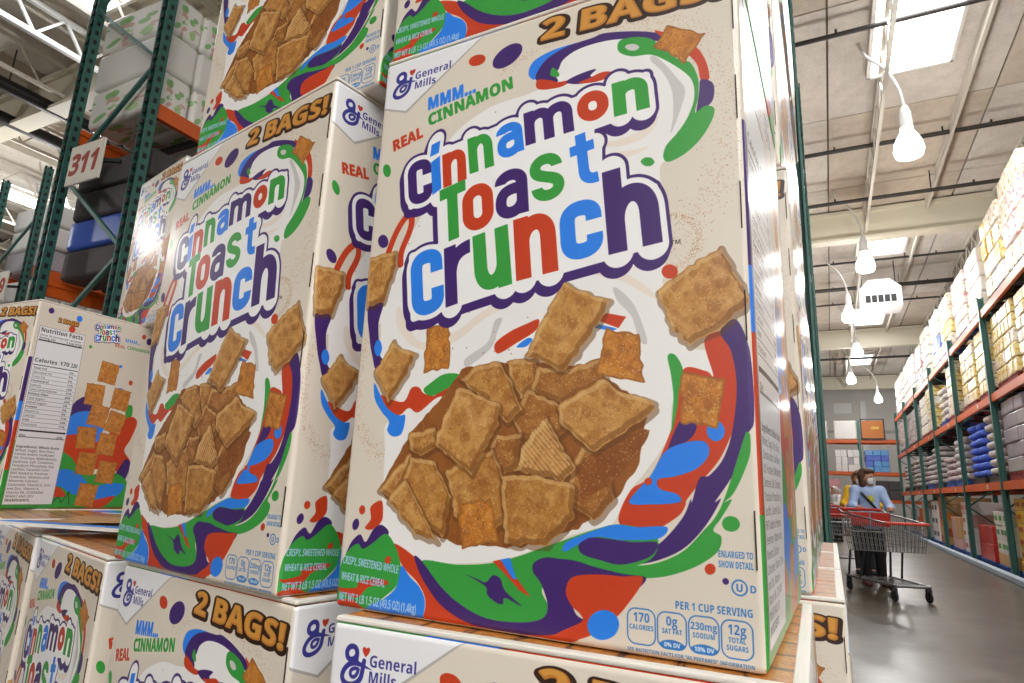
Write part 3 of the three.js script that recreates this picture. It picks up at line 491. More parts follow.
// below
const low = [['below the largest carton, its maker label at the bottom edge', 0.016, 0.008, 0.02], ['with 2 BAGS lettering, below the slightly turned carton', -0.2338, -0.0033, -0.1842], ['third from the right in the lower layer, torn sheet on its lid', -0.4642, -0.0432, -0.2858], ['fourth from the right in the lower layer', -0.674, -0.1024, -0.3102], ['fifth from the right in the lower layer, cut by the left edge', -0.884, -0.168, -0.33], ['sixth from the right in the lower layer, under the nutrition-side carton', -1.094, -0.24, -0.33]];
for (const [l, x, z, a] of low) {
  putCarton('front', x, -1, z, a, 'cereal carton ' + l);
  for (const k of [-2, -3]) putCarton('front', x, k, z, a, 'cereal carton in the two bottom layers of the pallet stack', 'cartons of the bottom layers');
}
for (const [x, z, a] of [[-0.775, -0.44, -0.23], [-1.0, -0.5, -0.23]]) for (const k of [-1, -2, -3]) putCarton('front', x, k, z, a, 'cereal carton in the hidden second row of the pallet stack', 'cartons of the hidden second row');
// above
putCarton('side', 0.002, 1, -0.003, -0.016, 'cereal carton on top of the largest one, green lower corner in view');
putCarton('front', -0.2264, 1, -0.0188, -0.0969, 'cereal carton on top of the slightly turned one, bowl picture in view');
putCarton('front', -1.0157, 1, -0.4104, -0.2305, 'bleached cereal carton in the upper row beside the green uprights');
putCarton('front', -0.79, 1, -0.372, -0.2, 'cereal carton right of the bleached one, mostly hidden');
putCarton('front', -0.77, 2, -0.38, -0.15, 'topmost cereal carton against the roof, bleached top and bowl picture');
// the column behind the large carton along the aisle
for (let k = 0; k < 3; k++) {
  const z = -0.232 - k * 0.213, nth = ['second', 'third', 'fourth'][k];
  for (let l = -3; l <= 2; l++) {
    const x = l < 0 ? 0.031 : 0.012 - 0.004 * (l % 2);
    const lab = l < -1 ? ['cereal carton in the two bottom layers of the pallet stack', 'cartons of the bottom layers'] : [['cereal carton ' + nth + ' in the row along the aisle, lower layer'], ['cereal carton ' + nth + ' in the row along the aisle, beside the largest one'], ['cereal carton ' + nth + ' in the row along the aisle, one layer up'], ['cereal carton ' + nth + ' in the row along the aisle, topmost layer']][l + 1];
    putCarton('front', x, l, z, 0, ...lab);
  }
}
// two pallets below the stack
function pallet(mat, w, d, h, pos, turn, label, group) {
  const p = thing('pallet', label, 'pallet', pos, turn, group), n = 5, bw = d / (n * 1.35);
  for (let k = 0; k < n; k++) mesh('deck_board', box(w, h * 0.16, bw, 0, h * 0.92, -d / 2 + bw / 2 + (k * (d - bw)) / (n - 1)), mat, p);
  for (let k = 0; k < 3; k++) mesh('runner', merge([box(w * 0.1, h * 0.7, d, (k - 1) * w * 0.44, h * 0.49, 0), box(w * 0.14, h * 0.14, d, (k - 1) * w * 0.43, h * 0.07, 0)]), mat, p);
  return p;
}
{
  const y = STACK_Y - 3 * (CH + 0.0024);
  pallet(M.woodPallet, 1.26, 1.02, y, [-0.595, 0, -0.38], 0, 'wide wooden pallet under the cereal cartons');
}
// torn lid sheet lying on the lower row
{
  const g = new THREE.PlaneGeometry(0.2, 0.12, 24, 8), P = g.attributes.position, back = [];
  for (let i = 0; i < P.count; i++) { const x = P.getX(i), y = P.getY(i); P.setXYZ(i, x, 0.004 + 0.009 * Math.max(0, Math.sin(x * 26 + 0.6)) * (0.6 + y * 4) + 0.002 * Math.sin(y * 60), -y); }
  g.computeVertexNormals(); void back;
  const thick = mergeGeometries([g, g.clone().translate(0, -0.0014, 0)]);
  const s = thing('torn_sheet', 'brown torn cardboard sheet with blue edge lying on the lower cartons', 'cardboard', [-0.66, STACK_Y + 0.004, -0.2], 0.25);
  mesh('sheet', thick, M.kraft, s); mesh('stripe', box(0.2, 0.0012, 0.014, 0, 0.0045, 0.072), std('#2f7fd8', 0.5), s); mesh('rim', box(0.2, 0.0012, 0.022, 0, 0.0042, 0.092), std('#e8e4de', 0.5), s);
}
// ---------------------------------------------------------------- pallet racks
// face: x of the aisle side, dir: which way the depth goes, zs: upright lines, levels: beam heights
function rack(label, face, dir, depth, zs, levels, top, holes) {
  const r = thing('pallet_rack', label, 'rack', [0, 0, 0]);
  const x0 = face, x1 = face + dir * depth, xa = (x) => x;
  for (const z of zs) for (const x of [x0, x1]) {
    const u = mesh('upright', merge([box(0.09, top, 0.012, xa(x), top / 2, z - 0.035), box(0.012, top, 0.08, x - 0.04, top / 2, z), box(0.012, top, 0.08, x + 0.04, top / 2, z), box(0.12, 0.03, 0.14, x, 0.015, z)]), M.green, r);
    if (holes) { const hs = []; for (let y = 0.3; y < top; y += 0.1) hs.push(box(0.014, 0.045, 0.03, x + 0.0405, y, z), box(0.03, 0.045, 0.014, x, y, z + 0.042)); const h = mesh('slot', merge(hs), M.black, u); h.userData.kind = 'stuff'; }
  }
  for (const z of zs) for (let y = 0.25, k = 0; y < top - 0.9; y += 0.85, k++) mesh('brace', k % 2 ? bar([x0, y, z], [x1, y + 0.85, z], 0.03) : bar([x1, y, z], [x0, y + 0.85, z], 0.03), M.green, r);
  for (let i = 0; i + 1 < zs.length; i++) for (const y of levels) for (const x of [x0, x1]) {
    const L = Math.abs(zs[i] - zs[i + 1]) - 0.09, b = mesh('beam', merge([box(0.05, 0.13, L, x, y, (zs[i] + zs[i + 1]) / 2), box(0.03, 0.05, L, x - Math.sign(x - (x0 + x1) / 2) * 0.03, y + 0.05, (zs[i] + zs[i + 1]) / 2)]), M.orange, r);
    mesh('price_tag', box(0.004, 0.07, 0.1, x + (x === x0 ? -dir : dir) * 0.028, y, zs[i] - 1.1), M.whiteMetal, b);
  }
  for (let i = 0; i + 1 < zs.length; i++) for (const y of levels) { const n = 3; for (let k = 0; k < n; k++) { const z = zs[i] + ((zs[i + 1] - zs[i]) * (k + 0.5)) / n; mesh('cross_bar', box(depth - 0.06, 0.04, 0.06, (x0 + x1) / 2, y + 0.03, z), M.darkMetal, r); } }
  return r;
}
const POSTS = [-9.4, -12.85, -16.2, -19.55, -22.95, -26.35, -29.75], LV = [1.47, 2.92, 4.39], ON = (l) => (l ? LV[l - 1] + 0.07 : 0);
rack('long green and orange pallet rack along the right side of the aisle', 2.6, 1, 1.1, POSTS, LV, 4.7);
rack('green and orange pallet rack behind the cereal cartons', -0.04, -1, 1.1, [-3.2, -6.6, -10.0, -13.4, -16.8, -20.2, -23.6, -27.0, -30.4], LV, 5.6, true);
rack('pallet rack with the 311 sign, perforated green uprights and orange beams', -4.8, -1, 1.1, [-2.5, -5.9, -9.3, -12.7], [1.2, 2.62, 4.05], 6.3, true);
rack('pallet rack with the 309 sign at the left edge', -9.5, -1, 1.1, [-4.0, -7.4, -10.8], [1.3, 2.6, 3.72], 5.2, true);
// cross rack at the far end
{
  const r = thing('pallet_rack', 'short pallet rack across the far end of the aisle', 'rack', [0, 0, 0]), z0 = -31.6, z1 = -32.7;
  for (const x of [-1.4, 1.32, 4.0]) for (const z of [z0, z1]) mesh('upright', box(0.1, 4.6, 0.09, x, 2.3, z), M.green, r);
  for (const y of [1.15, 2.3, 3.7]) for (const z of [z0, z1]) for (const [a, b] of [[-1.35, 1.27], [1.37, 3.95]]) mesh('beam', box(b - a, 0.14, 0.06, (a + b) / 2, y, z), M.orange, r);
  for (const y of [1.15, 2.3, 3.7]) for (const x of [-0.6, 0.5, 1.9, 2.6, 3.4]) mesh('cross_bar', box(0.06, 0.03, 1.05, x, y + 0.05, (z0 + z1) / 2), M.darkMetal, r);
}
{ const k = mesh('rack_guard', rbox(0.12, 0.1, 20.6, 0.02), M.kerb, scene); k.position.set(2.5, 0.05, -19.6); tag(k, 'pale blue-grey guard rail on the floor along the right rack', 'guard rail'); }
// aisle number signs
function sign(text, x, y, z, w, h, label) {
  const c = canvas(256, 208, (g, W, H) => { g.fillStyle = '#efe9de'; g.fillRect(0, 0, W, H); g.save(); g.transform(1, 0, -0.12, 1, 16, 0); g.font = 'bold 150px sans-serif'; g.textAlign = 'center'; g.fillStyle = '#a83420'; g.translate(W / 2, 158); g.scale(232 / g.measureText(text).width, 1.02); g.lineWidth = 8; g.strokeStyle = '#a83420'; g.strokeText(text, 0, 0); g.fillText(text, 0, 0); g.restore(); });
  const s = thing('aisle_sign', label, 'sign', [x, y, z]);
  mesh('board', rbox(w, h, 0.02, 0.006), std('#e9e3d8', 0.5), s);
  const p = mesh('number', new THREE.PlaneGeometry(w - 0.02, h - 0.02), std(0xffffff, 0.5, 0, { map: tex(c) }), s); p.position.z = 0.0115;
  mesh('bracket', merge([bar([w / 2 - 0.05, 0, -0.02], [w / 2 + 0.08, 0, -0.1], 0.03), box(w, 0.02, 0.02, 0, h / 2 - 0.04, -0.02)]), M.darkMetal, s);
}
sign('311', -5.3, 3.58, -2.36, 0.46, 0.36, 'cream sign with red number 311 on the rack end');
sign('309', -9.85, 3.45, -3.86, 0.5, 0.42, 'cream sign with red number 309 cut by the left edge');

// ---------------------------------------------------------------- goods
const film = { clearcoat: 0.6, clearcoatRoughness: 0.25 };
// printed packs seen from afar: blotches of ink on a pale ground
const blotch = (ground, inks, n) => tex(canvas(128, 128, (x) => { x.fillStyle = ground; x.fillRect(0, 0, 128, 128); for (let k = 0; k < n; k++) { x.fillStyle = pick(inks); x.globalAlpha = 0.8; x.beginPath(); x.ellipse(rnd() * 128, rnd() * 128, 3 + rnd() * 14, 3 + rnd() * 12, rnd() * 3, 0, 7); x.fill(); } }));
const G = {
  packY: phys(0xffffff, 0.5, { ...film, map: blotch('#efdf9c', ['#e2ac22', '#d9a23a', '#f6f0da', '#a07a3a', '#e8c64a'], 70) }), packW: phys(0xffffff, 0.5, { ...film, map: blotch('#ece4d2', ['#d6b765', '#b99a72', '#f7f5f1'], 40) }), packG: phys(0xffffff, 0.5, { ...film, map: blotch('#cbc6c4', ['#8d8789', '#e6e2df', '#a06a68'], 50) }), packL: phys(0xffffff, 0.5, { ...film, map: blotch('#f1efea', ['#7db96c', '#a9cf86', '#efefe8', '#d8a8a0'], 26) }), packP: phys(0xffffff, 0.5, { ...film, map: blotch('#eadfd8', ['#c96a74', '#d9929a', '#f4efe8'], 40) }),
  white: phys('#e9e6e2', 0.5, film), cream: phys('#eadfbe', 0.5, film), yellow: phys('#e3b52c', 0.5, film), pale: phys('#efe9d6', 0.5, film), pinky: phys('#d9929a', 0.5, film), lilac: phys('#aaa3ad', 0.45, film), grey: phys('#b3afad', 0.5, film),
  blue: phys('#3d63cf', 0.5, film), sky: phys('#5c9fe0', 0.5, film), red: phys('#c3261c', 0.45, film), brick: phys('#b05a3a', 0.6), orange: phys('#cf7a2c', 0.5), tan: phys('#c59a68', 0.7), pinkbox: phys('#cfa39a', 0.6), green: phys('#4f9a56', 0.5, film), lime: phys('#a9cf86', 0.5, film), dark: phys('#4b4648', 0.6), yellowCase: phys('#d8b04a', 0.6),
  sackW: std('#c9c2bf', 0.7), sackP: std('#bfaeb0', 0.7), sackB: std('#4c6fd8', 0.6), sackS: std('#bdb7b4', 0.6), sackC: std('#ddd6c8', 0.7),
};
// a filled sack: pillow with pinched corners
const sackGeo = (() => {
  const g = new THREE.SphereGeometry(1, 28, 14), P = g.attributes.position, f = (x, e) => Math.sign(x) * Math.pow(Math.abs(x), e);
  for (let i = 0; i < P.count; i++) { const x = P.getX(i), y = P.getY(i), z = P.getZ(i), X = f(x, 0.3), Z = f(z, 0.3); P.setXYZ(i, X * 0.5, f(y, 0.5) * 0.5 * (1 - 0.16 * Math.pow(Math.max(Math.abs(X), Math.abs(Z)), 6)), Z * 0.5); }
  g.computeVertexNormals(); return g;
})();
let sackProto = null;
const ORD = ['bottom', 'second', 'third', 'fourth', 'fifth', 'sixth', 'seventh', 'eighth'];
function sacks(mat, x, y, z, w, d, h, layers, label, group, mat2) {
  for (let k = 0; k < layers; k++) for (const s of [-1, 1]) {
    const lab = label + ', ' + ORD[k] + ' layer, ' + (s > 0 ? 'nearer' : 'farther') + ' end', m = mesh('filled_sack', sackGeo, mat2 && s > 0 ? mat2 : mat, scene); sackProto = m;
    m.scale.set(w - 0.02, h * 0.985, d / 2 - 0.035); m.position.set(x + rr(-0.02, 0.02), y + h * (k + 0.5), z + (s * d) / 4 + rr(-0.006, 0.006)); m.rotation.y = rr(-0.015, 0.015); tag(m, lab, 'sack', group);
  }
}
const caseGeo = new Map();
function cases(mats, x, y, z, w, h, d, ny, nz, label, group, name = 'goods_case', band) {
  const key = [w, h, d].join(); if (!caseGeo.has(key)) caseGeo.set(key, [rbox(w - 0.006, h - 0.004, d - 0.008, 0.012, 0, 0, 0, 1), box(0.006, h * 0.34, d * 0.6, -w / 2 + 0.001, 0.02 * h, 0)]);
  const [a, b] = caseGeo.get(key);
  for (let k = 0; k < ny; k++) for (let j = 0; j < nz; j++) {
    const t = thing(name, label + (ny * nz > 1 ? ', ' + ORD[k] + ' layer' + (nz > 1 ? ', ' + (nz === 2 ? ['farther', 'nearer'] : nz === 3 ? ['farthest', 'middle', 'nearest'] : ['farthest', 'second farthest', 'second nearest', 'nearest'])[j] + ' one' : '') : ''), 'case', [x + rr(-0.01, 0.01), y + h * (k + 0.5), z + (j - (nz - 1) / 2) * d], 0, group);
    mesh('body', a, pick(mats), t); if (band) mesh('label', b, band, t);
  }
}
// a film-wrapped load that moves as one: packages are its parts
function load(mats, x, y, z, w, h, d, ny, nz, label, soft = 0.3, name = 'wrapped_load') {
  const t = thing(name, label, 'load', [x, y, z]), ph = h / ny, pd = d / nz, g = new RoundedBoxGeometry(w, ph * 0.99, pd * 0.985, 2, Math.min(ph, pd) * soft * 0.5);
  for (let k = 0; k < ny; k++) for (let j = 0; j < nz; j++) { const p = mesh('package', g, mats[(k * 7 + j * 3 + Math.floor(rnd() * 2)) % mats.length], t); p.position.set(rr(-0.012, 0.012), ph * (k + 0.5), (j - (nz - 1) / 2) * pd); p.rotation.set(0, rr(-0.03, 0.03), 0); }
  return t;
}
const RX = 3.17;                                  // middle of the right rack
const where = ['on the floor', 'on the first shelf', 'on the second shelf', 'on the top shelf'];
const NTH = ['first', 'second', 'third', 'fourth', 'fifth', 'sixth', 'seventh', 'eighth', 'ninth', 'tenth', 'eleventh', 'twelfth', 'thirteenth'], seen = {};
function base(l, z, d, mat) { pallet(mat, 1.04, d, 0.13, [RX, ON(l) + 0.0, z], 0, 'pallet ' + where[l] + ' of the right rack, ' + NTH[(seen[l] = (seen[l] ?? 0) + 1) - 1] + ' from the right edge', 'pallets ' + where[l] + ' of the right rack'); return ON(l) + 0.13; }
{
  let y;
  // floor level, near to far
  y = base(0, -10.7, 1.2, M.bluePallet); cases([G.yellowCase], RX, y, -10.7, 1.0, 0.19, 0.6, 5, 2, 'yellow case beyond the right edge', 'further yellow cases');
  y = base(0, -12.1, 1.2, M.bluePallet); cases([G.yellowCase, G.yellow], RX, y, -12.1, 1.0, 0.19, 0.4, 6, 3, 'yellow case in the stack at the right edge', 'yellow cases', 'goods_case', G.brick);
  y = base(0, -13.65, 1.3, M.bluePallet); cases([G.tan], RX, y, -13.65, 1.0, 0.2, 0.43, 1, 3, 'brown case under the white can trays', 'brown cases under the cans'); cases([G.white, G.pale], RX, y + 0.2, -13.65, 1.0, 0.24, 0.32, 3, 4, 'white can tray with green band', 'white can trays', 'can_tray', G.green);
  y = base(0, -15.2, 1.3, M.bluePallet); cases([G.red], RX, y, -15.2, 1.0, 0.32, 0.62, 2, 2, 'bright red pack beside the can trays', 'red packs');
  y = base(0, -16.95, 1.2, M.bluePallet); cases([G.white, G.pinkbox, G.white], RX, y, -16.95, 1.0, 0.27, 0.38, 4, 3, 'patterned white and pink box beside the red packs', 'patterned boxes', 'goods_case', G.brick);
  y = base(0, -18.5, 1.3, M.bluePallet); cases([G.pinkbox, G.tan], RX, y, -18.5, 1.0, 0.24, 0.62, 3, 2, 'dull pink box behind the patterned boxes', 'dull pink boxes');
  y = base(0, -20.4, 1.2, M.bluePallet); cases([G.brick, G.orange, G.tan], RX, y, -20.4, 1.0, 0.2, 0.58, 6, 2, 'orange-brown case behind the dull pink boxes', 'orange-brown cases');
  y = base(0, -21.9, 1.2, M.bluePallet); cases([G.white], RX, y, -21.9, 1.0, 0.36, 0.58, 3, 2, 'white box with black panel', 'white boxes with black panels', 'goods_case', G.dark);
  for (const [z, m, n] of [[-24.1, [G.grey, G.tan], 4], [-25.5, [G.white, G.brick], 3], [-27.6, [G.grey], 3]]) { y = base(0, z, 1.2, M.bluePallet); cases(m, RX, y, z, 1.0, 0.28, 0.58, n, 2, 'box in ' + { '-24.1': 'nearest', '-25.5': 'middle', '-27.6': 'farthest' }[String(z)] + ' of three distant floor stacks', 'distant floor boxes'); }
  // first shelf
  y = base(1, -12.05, 1.25, M.redPallet); load([G.lilac, G.grey, G.lilac], RX, y, -12.05, 1.02, 1.15, 1.3, 5, 3, 'large grey-lilac film-wrapped load at the right edge', 0.25);
  y = base(1, -10.6, 1.2, M.redPallet); load([G.lilac], RX, y, -10.6, 1.02, 1.0, 1.2, 4, 3, 'grey wrapped load on the first shelf beyond the right edge', 0.25);
  y = base(1, -13.6, 1.15, M.darkMetal); sacks(G.sackW, RX, y, -13.6, 1.02, 1.2, 0.155, 7, 'whitish sack between blue sacks and grey load', 'sacks beside the grey load', G.sackP);
  y = base(1, -15.15, 1.2, M.darkMetal); sacks(G.sackB, RX, y, -15.15, 1.02, 1.3, 0.15, 7, 'bright blue sack on the first shelf', 'blue sacks', G.sackB);
  y = base(1, -17.05, 1.2, M.bluePallet); sacks(G.sackW, RX, y, -17.05, 1.02, 1.3, 0.155, 6, 'white sack just past the blue sacks', 'sacks past the blue stack', G.sackW);
  y = base(1, -18.6, 1.1, M.bluePallet); sacks(G.sackP, RX, y, -18.6, 1.02, 1.1, 0.15, 4, 'pinkish sack in the short stack', 'pinkish sacks');
  y = base(1, -20.5, 1.3, M.darkMetal); sacks(G.sackS, RX, y, -20.5, 1.02, 1.35, 0.14, 7, 'silvery sack, first stack behind third upright', 'silvery sacks, nearer stack');
  y = base(1, -22.0, 1.2, M.bluePallet); sacks(G.sackS, RX, y, -22.0, 1.02, 1.2, 0.14, 6, 'silvery sack, second stack behind third upright', 'silvery sacks, further stack', G.sackW);
  for (const z of [-24.0, -25.4, -27.2, -28.6]) { y = base(1, z, 1.2, M.darkMetal); sacks(z < -26 ? G.sackP : G.sackW, RX, y, z, 1.02, 1.2, 0.15, 6, 'sack in ' + { '-24': 'first', '-25.4': 'second', '-27.2': 'third', '-28.6': 'last' }[String(z)] + ' of four distant stacks', 'distant first-shelf sacks', G.sackS); }
  // second shelf
  y = base(2, -10.5, 1.2, M.redPallet); load([G.packY, G.packW], RX, y, -10.5, 1.02, 1.1, 1.25, 6, 5, 'cream and yellow wrapped load on the second shelf at the right edge');
  y = base(2, -12.0, 1.2, M.redPallet); load([G.packY, G.packY, G.packW], RX, y, -12.0, 1.02, 1.15, 1.3, 5, 6, 'cream load with thin yellow columns on the second shelf');
  y = base(2, -13.55, 1.1, M.redPallet); load([G.packY, G.packW, G.packY], RX, y, -13.55, 1.02, 1.18, 1.2, 5, 5, 'cream wrapped load with yellow corner behind the yellow upright');
  { const g = mesh('upright_guard', box(0.08, 1.2, 0.045), G.yellow, scene); g.position.set(2.6, 3.62, -12.918); tag(g, 'tall yellow guard strip on the rack upright', 'guard'); }
  y = base(2, -15.05, 1.2, M.redPallet); load([G.packW, G.packY], RX, y, -15.05, 1.02, 1.12, 1.3, 5, 5, 'pale cream wrapped load in the second bay of the second shelf');
  y = base(2, -16.95, 1.2, M.redPallet); load([G.packW, G.packY], RX, y, -16.95, 1.02, 1.14, 1.3, 5, 4, 'pale cream wrapped load in the third bay of the second shelf');
  y = base(2, -18.5, 1.1, M.bluePallet); sacks(G.sackC, RX, y, -18.5, 1.02, 1.1, 0.17, 5, 'white and brown sack on the second shelf', 'second-shelf sacks', G.sackW);
  y = base(2, -20.5, 1.3, M.redPallet); load([G.packY, G.packW], RX, y, -20.5, 1.02, 1.15, 1.35, 4, 4, 'cream and yellow load far along the second shelf');
  y = base(2, -22.0, 1.2, M.redPallet); load([G.white, G.pale], RX, y, -22.0, 1.02, 1.1, 1.2, 4, 4, 'white load far along the second shelf');
  for (const [z, n] of [[-24.1, 'nearest'], [-25.5, 'second'], [-27.4, 'third'], [-28.8, 'last']]) { y = base(2, z, 1.2, M.darkMetal); load([G.packG, G.grey], RX, y, z, 1.02, 1.05, 1.2, 5, 3, 'grey speckled load at the far end of the second shelf, ' + n + ' of four'); }
  // top shelf
  y = base(3, -10.6, 1.2, M.darkMetal); load([G.packW, G.packP], RX, y, -10.6, 1.02, 1.5, 1.25, 4, 3, 'white and pink load on the top shelf at the right edge', 0.35);
  y = base(3, -12.0, 1.2, M.darkMetal); load([G.packW, G.packY, G.yellow, G.white], RX, y, -12.0, 1.02, 1.35, 1.25, 4, 3, 'tall white and yellow load on the top shelf', 0.35);
  y = base(3, -13.6, 1.1, M.darkMetal); load([G.packW, G.white], RX, y, -13.6, 1.02, 1.15, 1.15, 4, 3, 'white load on the top shelf beside the tall yellow one', 0.35);
  y = base(3, -15.1, 1.2, M.bluePallet); load([G.packP, G.packW, G.packP], RX, y, -15.1, 1.02, 1.2, 1.2, 5, 3, 'pink and white load on the top shelf', 0.35);
  y = base(3, -16.9, 1.2, M.bluePallet); load([G.packW, G.white, G.packY], RX, y, -16.9, 1.02, 1.25, 1.25, 4, 4, 'white load with yellow flecks on the top shelf past the pink one', 0.35);
  y = base(3, -18.5, 1.2, M.darkMetal); load([G.white, G.white, G.blue], RX, y, -18.5, 1.02, 1.3, 1.25, 4, 3, 'white load with blue patches on the top shelf', 0.35);
  y = base(3, -20.5, 1.2, M.darkMetal); load([G.white, G.pale], RX, y, -20.5, 1.02, 1.35, 1.25, 5, 3, 'tall plain white load on the top shelf', 0.5);
  y = base(3, -22.0, 1.2, M.darkMetal); load([G.white, G.white, G.pinky], RX, y, -22.0, 1.02, 1.2, 1.25, 5, 4, 'white and dark red load far along the top shelf', 0.4);
  for (const [z, n] of [[-24.1, 'first'], [-25.6, 'second'], [-27.4, 'third'], [-28.9, 'fourth']]) { y = base(3, z, 1.2, M.darkMetal); load([G.white, G.pale], RX, y, z, 1.02, 1.3, 1.25, 4, 3, n + ' of four small white loads at the far end of the top shelf', 0.4); }
}
// goods in the rack behind the cartons: only their aisle faces show
{
  const spots = [-4.0, -5.6, -7.4, -9.0, -10.8, -12.4, -14.3, -15.8, -18.2, -21.5, -25, -28.6];
  spots.forEach((z, i) => [1, 2, 3].forEach((l) => {
    const nth = ['first', 'second', 'third', 'fourth', 'fifth', 'sixth', 'seventh', 'eighth', 'ninth', 'tenth', 'eleventh', 'last'][i];
    load([[G.white, G.pale], [G.white, G.grey], [G.white, G.blue, G.dark, G.grey]][(i + l) % 3], -0.55, ON(l), z, 1.04, 1.2, 1.25, 4, 3, nth + ' white load ' + ['', 'on the low shelf', 'on the middle shelf', 'on the upper shelf'][l] + ' of the rack behind the cereal', 0.3);
  }));
}
// goods in the rack with the 311 sign
{
  const X = -5.36; let i = 0;
  for (const [z, y, h, mats, lab, ny, nz] of [
    [-3.05, 4.12, 1.15, [G.packL, G.white, G.packL], 'white and green packages on top of the 311 rack end', 3, 3], [-4.2, 4.12, 1.25, [G.white], 'tall white load on top of the 311 rack', 2, 2], [-5.3, 4.12, 0.95, [G.packL, G.white], 'white and green boxed load on top of the 311 rack', 3, 2], [-7.0, 4.12, 1.1, [G.dark, G.grey], 'dark load further back on top of the 311 rack', 4, 3],
    [-3.1, 2.69, 1.1, [G.dark, G.packG, G.blue, G.dark], 'dark and blue load on the middle shelf under the orange beam', 4, 3], [-4.3, 2.69, 1.15, [G.pale, G.white], 'cream load on the middle shelf of the 311 rack', 3, 2], [-5.4, 2.69, 1.1, [G.packL, G.white], 'pale green load on the middle shelf of the 311 rack', 3, 2],
    [-3.1, 1.27, 1.1, [G.white, G.grey], 'grey load on the lower shelf of the 311 rack', 3, 3], [-4.4, 1.27, 1.1, [G.tan, G.white], 'tan load on the lower shelf of the 311 rack', 3, 3]]) { load(mats, X, y, z, 0.98, h, 0.98, ny, nz, lab, 0.3); i++; }
  for (const [z, y, mats, lab] of [[-4.7, 2.67, [G.white, G.pinky], 'white and pink load at the 309 rack end'], [-4.7, 3.79, [G.white, G.lilac], 'tall white load on top of the 309 rack end'], [-6.0, 2.67, [G.grey], 'grey load further along the 309 rack'], [-6.0, 3.79, [G.dark, G.grey], 'dark load further along on top of the 309 rack'], [-4.7, 1.37, [G.white, G.red], 'red and white load low in the 309 rack']]) load(mats, -10.06, y, z, 0.98, 1.0, 1.05, 3, 3, lab, 0.3);
}
// far cross rack
{
  const z = -32.15;
  const t = (mats, x, y, w, h, ny, nz, lab) => { const o = load(mats, x, y, z, 0.95, h, w, ny, nz, lab, 0.15); o.rotation.y = Math.PI / 2; };
  t([G.white], 0.8, 3.77, 0.95, 0.85, 1, 1, 'big white box on the far cross rack'); t([G.white, G.pale], -0.35, 3.77, 0.85, 0.85, 1, 1, 'white box at the left of the far cross rack');
  { const b = thing('framed_box', 'orange box with dark frame on the far cross rack', 'box', [1.85, 3.77, -31.95]); mesh('body', rbox(0.84, 0.78, 0.9, 0.02, 0, 0.42, 0), G.orange, b); mesh('frame', merge([box(0.05, 0.9, 0.05, -0.44, 0.45, 0.46), box(0.05, 0.9, 0.05, 0.44, 0.45, 0.46), box(0.93, 0.05, 0.05, 0, 0.03, 0.46), box(0.93, 0.05, 0.05, 0, 0.87, 0.46)]), M.darkMetal, b); mesh('label', box(0.3, 0.12, 0.01, 0.1, 0.5, 0.455), G.yellow, b); }
  t([G.white, G.white, G.lilac], 0.8, 2.37, 0.95, 0.95, 3, 4, 'white load with purple print in the far cross rack'); t([G.sky, G.sky, G.blue], 1.95, 2.37, 0.9, 0.95, 4, 3, 'bright blue load in the far cross rack');
  t([G.white, G.pinky], 0.1, 1.22, 0.7, 0.8, 6, 1, 'red and white striped load in the far cross rack'); t([G.dark], 2.3, 1.22, 0.9, 0.8, 2, 2, 'dark load low in the far cross rack');
}
// a small column of cartons further left with a white and orange box on top, and an orange post
{
  const x = -1.32, z = -0.8;
  for (let k = -3; k <= 0; k++) putCarton('front', x, k, z, -0.2, k ? 'cereal carton in the hidden second row of the pallet stack' : 'cereal carton under the white and orange box', k ? 'cartons of the hidden second row' : undefined);
  pallet(M.woodPallet, 0.4, 0.4, STACK_Y - 3 * (CH + 0.0024), [x - 0.12, 0, z - 0.09], 0, 'small wooden pallet under the hidden left carton column');
  const b = thing('striped_box', 'white box with orange stripes behind the nutrition-side carton', 'box', [x, STACK_Y + CH + 0.0028, z], -0.25);
  mesh('body', rbox(CW, 0.24, 0.2, 0.003, -CW / 2, 0.12, -0.1), std('#e8dfd6', 0.5), b);
  for (const u of [-0.2, -0.12, -0.03]) mesh('stripe', box(0.018, 0.238, 0.0012, u, 0.12, 0.0006), std('#dd6a2a', 0.5), b);
  const p = thing('guard_post', 'orange steel guard post at the bottom left corner', 'post', [-2.1, 0, -0.72]);
  mesh('post', rbox(0.14, 0.98, 0.14, 0.02, 0, 0.5, 0), M.orange, p); mesh('foot_plate', box(0.26, 0.012, 0.26, 0, 0.006, 0), M.orange, p); mesh('cap', rbox(0.15, 0.02, 0.15, 0.008, 0, 0.99, 0), M.orange, p);
}
